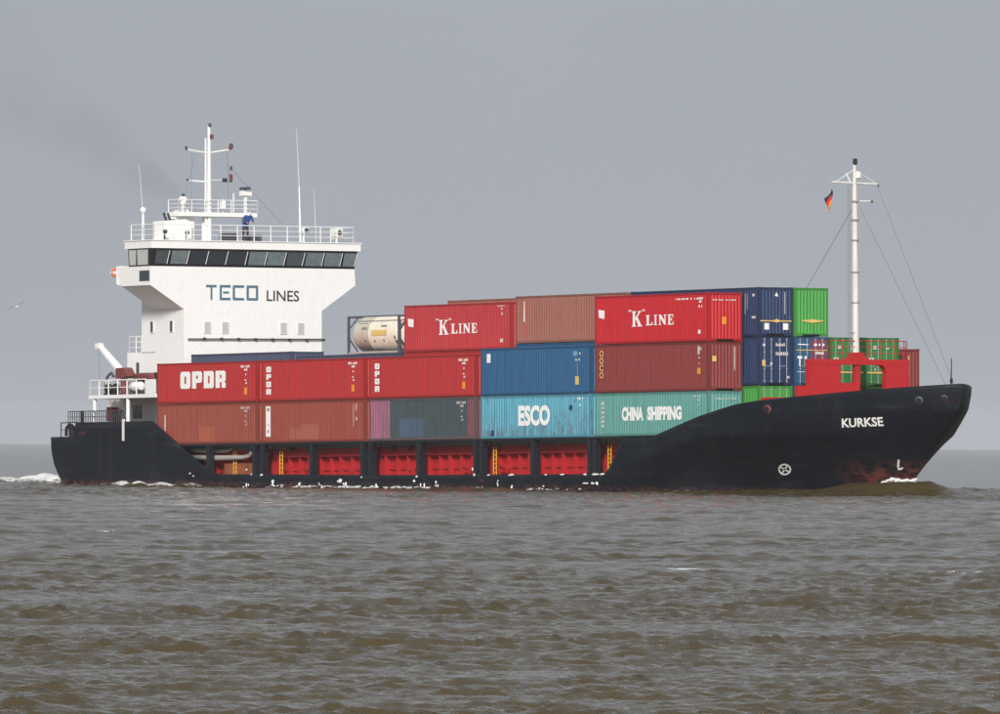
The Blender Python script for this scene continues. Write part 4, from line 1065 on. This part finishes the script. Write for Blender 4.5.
decal(t, 'end_label', join2d([rect2d(.42, .75, .38, .76), rect2d(1.75, 2.12, .38, .76), poly2d([(1.15, 2.38), (1.42, 2.34), (1.3, 2.6)])]), 'F', 13.722, LETTER)
decal(t, 'end_lettering', rect2d(1.86, 1.91, 1.3, 2.62), 'F', 13.722, LETTER_FADED)
decal(t, 'number_lettering', join2d([rect2d(12.28, 12.33, 1.3, 2.55), rect2d(12.5, 12.54, 1.6, 2.5), rect2d(13.05, 13.3, 2.35, 2.5), rect2d(13.0, 13.4, 1.05, 1.18)]), 'S', .004, LETTER_FADED)
t = container('navy container with grey locking rods on its doors, under the yellow banded one', FX, 2, H2, HCU, NAVY, 13.716, True)
def doorprint(t, items, m, off=13.735): decal(t, 'door_lettering', join2d(items), 'F', off, m)
doorprint(t, [marks2d(1.22, 2.1, 2.32, 2.5, 13), marks2d(1.22, 2.1, 1.78, 1.98, 14), rect2d(.28, .48, 2.32, 2.46), rect2d(.82, .98, 1.2, 1.36), rect2d(2.02, 2.2, .42, .56)], LETTER_FADED)
decal(t, 'sticker', rect2d(.25, .48, 1.15, 1.5), 'F', 13.735, LETTER_YELLOW)
container('bright green container just above the bow bulwark, below the navy doors', FX, 2, T1, HCU, GREEN, 13.716, True)
t = container('bright green container at the end of the top tier', FX, 3, T1 + 5.832, HCU, GREEN, 13.716)
decal(t, 'end_emblem', poly2d([(.55, .90), (1.1, .84), (1.3, .80), (1.5, .84), (2.1, .90), (2.1, .95), (1.5, 1.0), (1.3, 1.04), (1.1, 1.0), (.55, .95)]), 'F', 13.722, LETTER_YELLOW)
t = container('container with one blue and one plum door, left of the red portal', FX, 3, H2, HCU, DOORBLUE, 13.716, True, door_mats=(DOORBLUE, DOORPINK))
decal(t, 'door_letter', place2d(text2d('T', .05), .22, .55, 1.15, 1.75), 'F', 13.735, LETTER); decal(t, 'door_letter', place2d(text2d('I', .05), .72, .86, 1.15, 1.75), 'F', 13.735, LETTER)
doorprint(t, [poly2d([(.2, 2.42), (1.0, 2.40), (1.0, 2.45), (.3, 2.48)]), rect2d(.2, 1.0, .80, .83), rect2d(1.4, 1.62, 2.36, 2.5), rect2d(1.75, 1.85, 2.36, 2.5), rect2d(2.0, 2.15, 2.36, 2.5), marks2d(1.35, 2.1, 1.87, 2.03, 15)], LETTER)
decal(t, 'end_emblem', rect2d(.12, 2.36, 2.08, 2.13), 'F', 13.74, LETTER_YELLOW)
container('blue container hidden lowest behind the red portal', FX, 3, T1, HCU, DOORBLUE, 13.716)
for row, lab in ((4, 'green container with doors, directly behind the foremast'), (5, 'green container with doors and yellow band, right of the foremast')):
    t = container(lab, FX, row, H2, HCU, DGREEN, 13.716, True)
    doorprint(t, [rect2d(.55, .8, 2.2, 2.4), marks2d(.25, .62, 1.42, 1.70, 16), rect2d(.62, .75, .95, 1.05), rect2d(1.5, 1.7, 2.2, 2.32)], LETTER_FADED)
    decal(t, 'end_emblem', rect2d(.12, 2.36, .76, .86), 'F', 13.74, LETTER_YELLOW)
    container('green container hidden lowest in row %s behind the portal' % ('four' if row == 4 else 'five'), FX, row, T1, HCU, DGREEN, 13.716)
t = container('lone maroon container with a yellow stripe at the far right of the stack', B5, 6, S2, STD, MAROON)
decal(t, 'end_lettering', rect2d(1.62, 1.70, .9, 2.2), 'F', 12.196, LETTER_YELLOW)
decal(t, 'sticker', rect2d(.9, 1.1, .15, .3), 'F', 12.196, LETTER)
container('maroon container hidden under the lone maroon one at the right', B5, 6, T1, STD, MAROON)

# tank container: a cream tank in a dark open frame
TL, TH, TW = 6.058, 2.35, W
tk = thing('tank_container', 'cream cylindrical tank in a dark steel frame in the top tier', 'container', None, (-26.2 - TL, 2.557, S2 + 2.916)); ABOARD.append(tk)
TANK = paint('cream_tank_paint', (.70, .64, .52), .45, .25, .15, .15)
TFR = paint('slate_frame_paint', (.075, .085, .11), .5, .3, .2, .2)
cy, cz, rr = W / 2, 1.20, 1.14
prof = [(.06, .02), (.09, .45), (.19, .80), (.38, 1.04), (.62, rr), (2.28, rr), (2.32, rr + .02), (2.38, rr + .02), (2.42, rr), (TL - .62, rr), (TL - .38, 1.04), (TL - .19, .80), (TL - .09, .45), (TL - .06, .02)]
MB().lathe(prof, (0, cy, cz), 'x', 36).build('tank_shell', TANK, tk, smooth=True)
for x in (0, TL - .14):
    for y in (0, W - .14):
        MB().box(x, x + .14, y, y + .14, 0, TH).build('corner_post', TFR, tk)
    MB().box(x + .02, x + .12, .14, W - .14, 0, .14).build('end_beam', TFR, tk); MB().box(x + .02, x + .12, .14, W - .14, TH - .12, TH).build('end_beam', TFR, tk)
    for s_ in (0, 1): MB().tube((x + .07, .14 if s_ else W - .14, .9), (x + .07, .75 if s_ else W - .75, .14), .05, n=6).build('end_brace', TFR, tk)
    for s_ in (0, 1): MB().tube((x + .07, .14 if s_ else W - .14, 1.6), (x + .07, .75 if s_ else W - .75, TH - .1), .05, n=6).build('end_brace', TFR, tk)
for y in (.03, W - .11):
    MB().box(.14, TL - .14, y, y + .08, .0, .13).build('bottom_rail', PIPE, tk); MB().box(.14, TL - .14, y, y + .08, TH - .08, TH).build('top_rail', TFR, tk)
MB().box(1.2, TL - 1.2, cy - .3, cy + .3, 2.2, 2.30).build('walkway', TFR, tk)
def on_tank(u0, u1, a0, a1, name, mat, n=6):
    b = MB()
    for k in range(n + 1):
        a = a0 + (a1 - a0) * k / n
        for u in (u0, u1): b.v.append((u, cy - (rr + .012) * math.cos(a), cz + (rr + .012) * math.sin(a)))
    for k in range(n): b.f.append((2 * k, 2 * k + 1, 2 * k + 3, 2 * k + 2))
    b.build(name, mat, tk, fix=False)
on_tank(2.7, 4.5, -.10, .22, 'label_panel', LETTER_YELLOW); on_tank(1.5, 2.1, .25, .4, 'lettering', WIRE); on_tank(3.7, 4.4, .38, .5, 'lettering', WIRE)
on_tank(1.8, 2.0, -.42, -.3, 'lettering', WIRE); on_tank(2.9, 3.1, -.45, -.34, 'lettering', WIRE); on_tank(4.0, 4.15, -.42, -.32, 'lettering', RUSTRED)
on_tank(5.35, 5.5, -.30, -.12, 'hazard_label', BLACK); on_tank(5.42, 5.6, -.55, -.36, 'hazard_label', BLACK); on_tank(.9, 2.0, .62, .66, 'lettering', WIRE)

# ------------------------------------------------------------------ people, birds
def skin_mesh(name, verts, edges, radii, root=0, sub=2):
    me = bpy.data.meshes.new(name); me.from_pydata(verts, edges, []); me.update()
    o = bpy.data.objects.new(name, me); COL.objects.link(o)
    md = o.modifiers.new('skin', 'SKIN'); md.use_smooth_shade = True
    for i, r in enumerate(radii): me.skin_vertices[0].data[i].radius = r if isinstance(r, tuple) else (r, r)
    me.skin_vertices[0].data[root].use_root = True
    s_ = o.modifiers.new('sub', 'SUBSURF'); s_.levels = sub; s_.render_levels = sub
    dg = bpy.context.evaluated_depsgraph_get(); dg.update()
    out = bpy.data.meshes.new_from_object(o.evaluated_get(dg)); out.name = name
    bpy.data.objects.remove(o); bpy.data.meshes.remove(me)
    return out
# crew member bending over the roof rail: x towards the bow, y to port
PV = [(0, 0, .92), (.05, .02, 1.12), (.14, .06, 1.32), (.20, .10, 1.46), (.24, .12, 1.54), (.30, .16, 1.68),
      (-.01, -.10, .86), (.02, -.12, .48), (-.03, -.13, .09), (.10, -.14, .04), (-.01, .10, .86), (.03, .13, .48), (-.02, .15, .09), (.11, .15, .04),
      (.15, -.13, 1.40), (.26, -.20, 1.16), (.42, -.10, 1.06), (.47, -.06, 1.04), (.19, .27, 1.42), (.30, .30, 1.18), (.44, .20, 1.06), (.49, .17, 1.04)]
PE = [(0, 1), (1, 2), (2, 3), (3, 4), (4, 5), (0, 6), (6, 7), (7, 8), (8, 9), (0, 10), (10, 11), (11, 12), (12, 13), (3, 14), (14, 15), (15, 16), (16, 17), (3, 18), (18, 19), (19, 20), (20, 21)]
PRd = [(.15, .17), (.15, .17), (.16, .20), (.12, .16), .065, .115, .10, .075, .055, .045, .10, .075, .055, .045, .085, .065, .05, .04, .085, .065, .05, .04]
pm = skin_mesh('person', PV, PE, PRd)
person = bpy.data.objects.new('person', pm); COL.objects.link(person)
pm.materials.clear()
for nm, c in (('blue_jacket', (.018, .06, .22)), ('dark_trousers', (.03, .03, .035)), ('skin', (.42, .25, .18)), ('white_cap', (.75, .75, .75)), ('boots', (.02, .018, .015))): pm.materials.append(plain(nm, c, .8))
for p in pm.polygons:
    c = p.center
    p.material_index = 4 if c.z < .12 else (1 if c.z < .80 and c.x < .25 else (0 if c.z < 1.50 else (2 if c.z < 1.60 and c.x > .33 else 3)))
    if c.x > .44 and c.z < 1.15: p.material_index = 2
person.location = (-52.35, 7.32, ro); person.scale = (1.12, 1.25, 1.12)
tag(person, 'person in blue jacket and white cap bending at the bridge roof rail', 'person'); ABOARD.append(person)

# gull gliding low over the water, well this side of the ship
GV = [(0, 0, 0), (.10, 0, .01), (.20, 0, .03), (.27, 0, .035), (.31, 0, .025), (-.12, 0, .0), (-.22, 0, .01), (-.30, 0, .015),
      (.05, .10, .06), (.04, .28, .15), (-.02, .48, .16), (-.10, .64, .12), (.05, -.10, .06), (.04, -.28, .15), (-.02, -.48, .16), (-.10, -.64, .12)]
GE = [(0, 1), (1, 2), (2, 3), (3, 4), (0, 5), (5, 6), (6, 7), (0, 8), (8, 9), (9, 10), (10, 11), (0, 12), (12, 13), (13, 14), (14, 15)]
GR = [.075, .07, .05, .04, .012, .06, .035, (.05, .01)] + [(.09, .015), (.08, .012), (.055, .010), (.018, .006)] * 2
gm = skin_mesh('gull', GV, GE, GR)
gull = bpy.data.objects.new('gull', gm); COL.objects.link(gull); gm.materials.clear()
for nm, c in (('white_feathers', (.72, .72, .72)), ('grey_feathers', (.16, .17, .18)), ('black_wing_tip', (.02, .02, .02))): gm.materials.append(plain(nm, c, .8))
for p in gm.polygons:
    c = p.center
    p.material_index = 2 if abs(c.y) > .52 else (1 if abs(c.y) > .12 and p.normal.z > 0 else 0)
gull.location = (-225.3, 90.8, 13.8); gull.rotation_euler = (math.radians(-28), math.radians(-6), math.radians(150)); gull.scale = (1.15, 1.15, 1.15)
tag(gull, 'white and grey gull gliding over the sea behind the stern', 'gull')

# ------------------------------------------------------------------ spray and foam flecks thrown up along the low side
def spray():
    rg = random.Random(3); b = MB()
    def blob(x, z, sx, sz, off):
        y = YC - BH - off
        n = 10; sx *= .75; sz *= .65; prof = [(math.cos(2 * math.pi * k / n) * sx * rg.uniform(.6, 1.2), math.sin(2 * math.pi * k / n) * sz * rg.uniform(.35, 1.35)) for k in range(n)]
        th_ = .03 + .12 * min(sx, sz)
        vs = [(x + p[0], y, z + p[1]) for p in prof] + [(x + p[0] * .55, y - th_, z + p[1] * .55) for p in prof]
        b.add(vs, [(k, (k + 1) % n, n + (k + 1) % n, n + k) for k in range(n)] + [tuple(range(n, 2 * n))])
    def wl(x): return .05 - TRIM * x
    for _ in range(150):                              # ragged wash along the waterline
        x = rg.choice([rg.uniform(-41, -1), rg.uniform(-34, -16), rg.uniform(-27, -2)])
        blob(x, wl(x) + rg.uniform(.02, .22), rg.uniform(.08, .55), rg.uniform(.02, .08), .04)
    for (x, h, s_) in ((-36.5, .5, .22), (-33.5, .35, .15), (-28.6, .55, .2), (-28.0, .4, .22), (-24.2, .3, .2), (-18.9, .45, .18), (-17.2, .6, .16), (-10.2, .7, .12), (-9.0, .3, .2), (-5.5, .35, .15), (-30.8, .35, .12), (-39.6, .3, .15)):
        for q in range(3): blob(x + rg.uniform(-.25, .25), wl(x) + h * rg.uniform(.4, 1), s_ * rg.uniform(.4, .8), s_ * rg.uniform(.5, 1.3), .05)
    for (x, dz_, sx, sz) in ((-39.7, .35, .16, .12), (-39.1, .05, .14, .10), (-37.9, .02, .26, .12), (-46.6, .1, .13, .1), (-46.2, -.05, .14, .1), (-26.0, -.1, .14, .1), (-19.6, -.05, .2, .12), (-19.9, -.32, .2, .14), (-13.2, .4, .1, .16), (-13.0, .05, .12, .2)):
        blob(x, deckz(x) + dz_, sx, sz, .06)
    for (x, sx) in ((-11.4, .35), (-8.9, .45), (-5.0, .2), (-3.2, .45), (-.7, .3), (.5, .55), (1.2, .4)):   # water draining over the deck edge
        blob(x, deckz(x) + .02, sx, .10, .05)
    for x, sx in ((-.6, .45), (.2, .35), (.65, .2)): blob(x, .60, sx, .10 + .1 * (x > .5), .06)
    for k in range(46):                               # the curl of white water at the stem
        t = k / 45; x = 19.3 + 3.3 * t
        zb_ = .25 + .75 * min(1, t * 1.6) - .12 * max(0, t - .6) - TRIM * x
        p = on_hull(x, zb_ + rg.uniform(-.05, .05), .05); q = on_hull(x + .18, zb_ - .12 - .22 * rg.random(), .10)
        s_ = rg.uniform(.04, .11)
        for c in (p, q) if rg.random() > .35 else (p,):
            n = 7; pr_ = [(math.cos(2 * math.pi * j / n) * s_ * rg.uniform(1.0, 2.6), math.sin(2 * math.pi * j / n) * s_ * rg.uniform(.5, 1.2)) for j in range(n)]
            b.add([(c.x + a * .85, c.y + a * .45, c.z + h) for a, h in pr_] + [(c.x + a * .45 + .03, c.y + a * .25 - .06, c.z + h * .5) for a, h in pr_],
                  [(j, (j + 1) % n, n + (j + 1) % n, n + j) for j in range(n)] + [tuple(range(n, 2 * n))])
    return b
sp = spray().build('spray', FOAM, None)
tag(sp, 'white flecks of spray along the low black side', 'spray', kind='stuff'); ABOARD.append(sp)

# ------------------------------------------------------------------ exhaust smoke drifting aft
def smoke():
    A, Bp = Vector((-61.0, 9.0, 18.6)), Vector((-92.0, 9.0, 30.5))
    ax = (Bp - A).normalized(); Ln = (Bp - A).length
    b = MB(); pts = []; rad = []
    for k in range(14):
        t = k / 13; pts.append((t * Ln, 0, 0)); rad.append(.7 + 4.6 * t)
    n = 20
    for (p, r) in zip(pts, rad):
        for q in range(n): b.v.append((p[0], r * math.cos(2 * math.pi * q / n), r * math.sin(2 * math.pi * q / n)))
    for i in range(13):
        for q in range(n): b.f.append((i * n + q, i * n + (q + 1) % n, (i + 1) * n + (q + 1) % n, (i + 1) * n + q))
    b.f += [tuple(range(n))[::-1], tuple(range(13 * n, 14 * n))]
    m = bpy.data.materials.new('exhaust_smoke'); m.use_nodes = True; nt = m.node_tree; N, L = nt.nodes, nt.links
    N.clear(); out = N.new('ShaderNodeOutputMaterial'); pv = N.new('ShaderNodeVolumePrincipled')
    obc = N.new('ShaderNodeTexCoord').outputs['Object']
    sx = N.new('ShaderNodeSeparateXYZ'); L.new(obc, sx.inputs[0])
    t = _math(nt, 'DIVIDE', sx.outputs['X'], Ln)
    rad_ = _math(nt, 'ADD', _math(nt, 'MULTIPLY', t, 4.6), .7)
    wob = _noise(nt, obc, .22, 3); rr_ = _math(nt, 'SQRT', _math(nt, 'ADD', _math(nt, 'POWER', sx.outputs['Y'], 2.0), _math(nt, 'POWER', sx.outputs['Z'], 2.0)))
    q = _math(nt, 'DIVIDE', rr_, rad_)
    fall = _ramp(nt, _math(nt, 'SUBTRACT', _math(nt, 'ADD', 1.0, _math(nt, 'MULTIPLY', _math(nt, 'SUBTRACT', wob, .5), .0)), q), 0.0, 0.75)
    den = _math(nt, 'MULTIPLY', fall, _ramp(nt, wob, .38, .62))
    den = _math(nt, 'MULTIPLY', den, _math(nt, 'DIVIDE', .105, rad_))
    den = _math(nt, 'MULTIPLY', den, _ramp(nt, t, 1.0, .6))
    L.new(den, pv.inputs['Density']); pv.inputs['Color'].default_value = (.30, .28, .29, 1); pv.inputs['Anisotropy'].default_value = .2
    L.new(pv.outputs[0], out.inputs['Volume'])
    o = b.build('smoke', m, None)
    o.location = A; o.rotation_euler = ax.to_track_quat('X', 'Z').to_euler()
    tag(o, 'faint dark exhaust smoke drifting up behind the bridge', 'smoke', kind='stuff')
    return o
smoke_o = smoke(); ABOARD.append(smoke_o)

# ------------------------------------------------------------------ trim: the whole ship with its load tilts a little by the stern
TM = Matrix.Rotation(-math.atan(TRIM), 4, 'Y')
bpy.context.view_layer.update()
for o in ABOARD: o.matrix_world = TM @ o.matrix_world

# ------------------------------------------------------------------ sea haze
def haze():
    b = MB().box(CAM.x - 9600, CAM.x + 9600, CAM.y - 9600, CAM.y + 9600, -15.5, 36.0)
    m = bpy.data.materials.new('sea_haze'); m.use_nodes = True; nt = m.node_tree; nt.nodes.clear()
    out = nt.nodes.new('ShaderNodeOutputMaterial'); pv = nt.nodes.new('ShaderNodeVolumePrincipled')
    pv.inputs['Density'].default_value = HAZE; pv.inputs['Color'].default_value = (.93, .95, .98, 1); pv.inputs['Anisotropy'].default_value = 0.0
    nt.links.new(pv.outputs[0], out.inputs['Volume'])
    o = b.build('haze', m, None); tag(o, 'pale grey haze over the sea', 'haze', kind='stuff')
HAZE = 4.2e-5
haze()
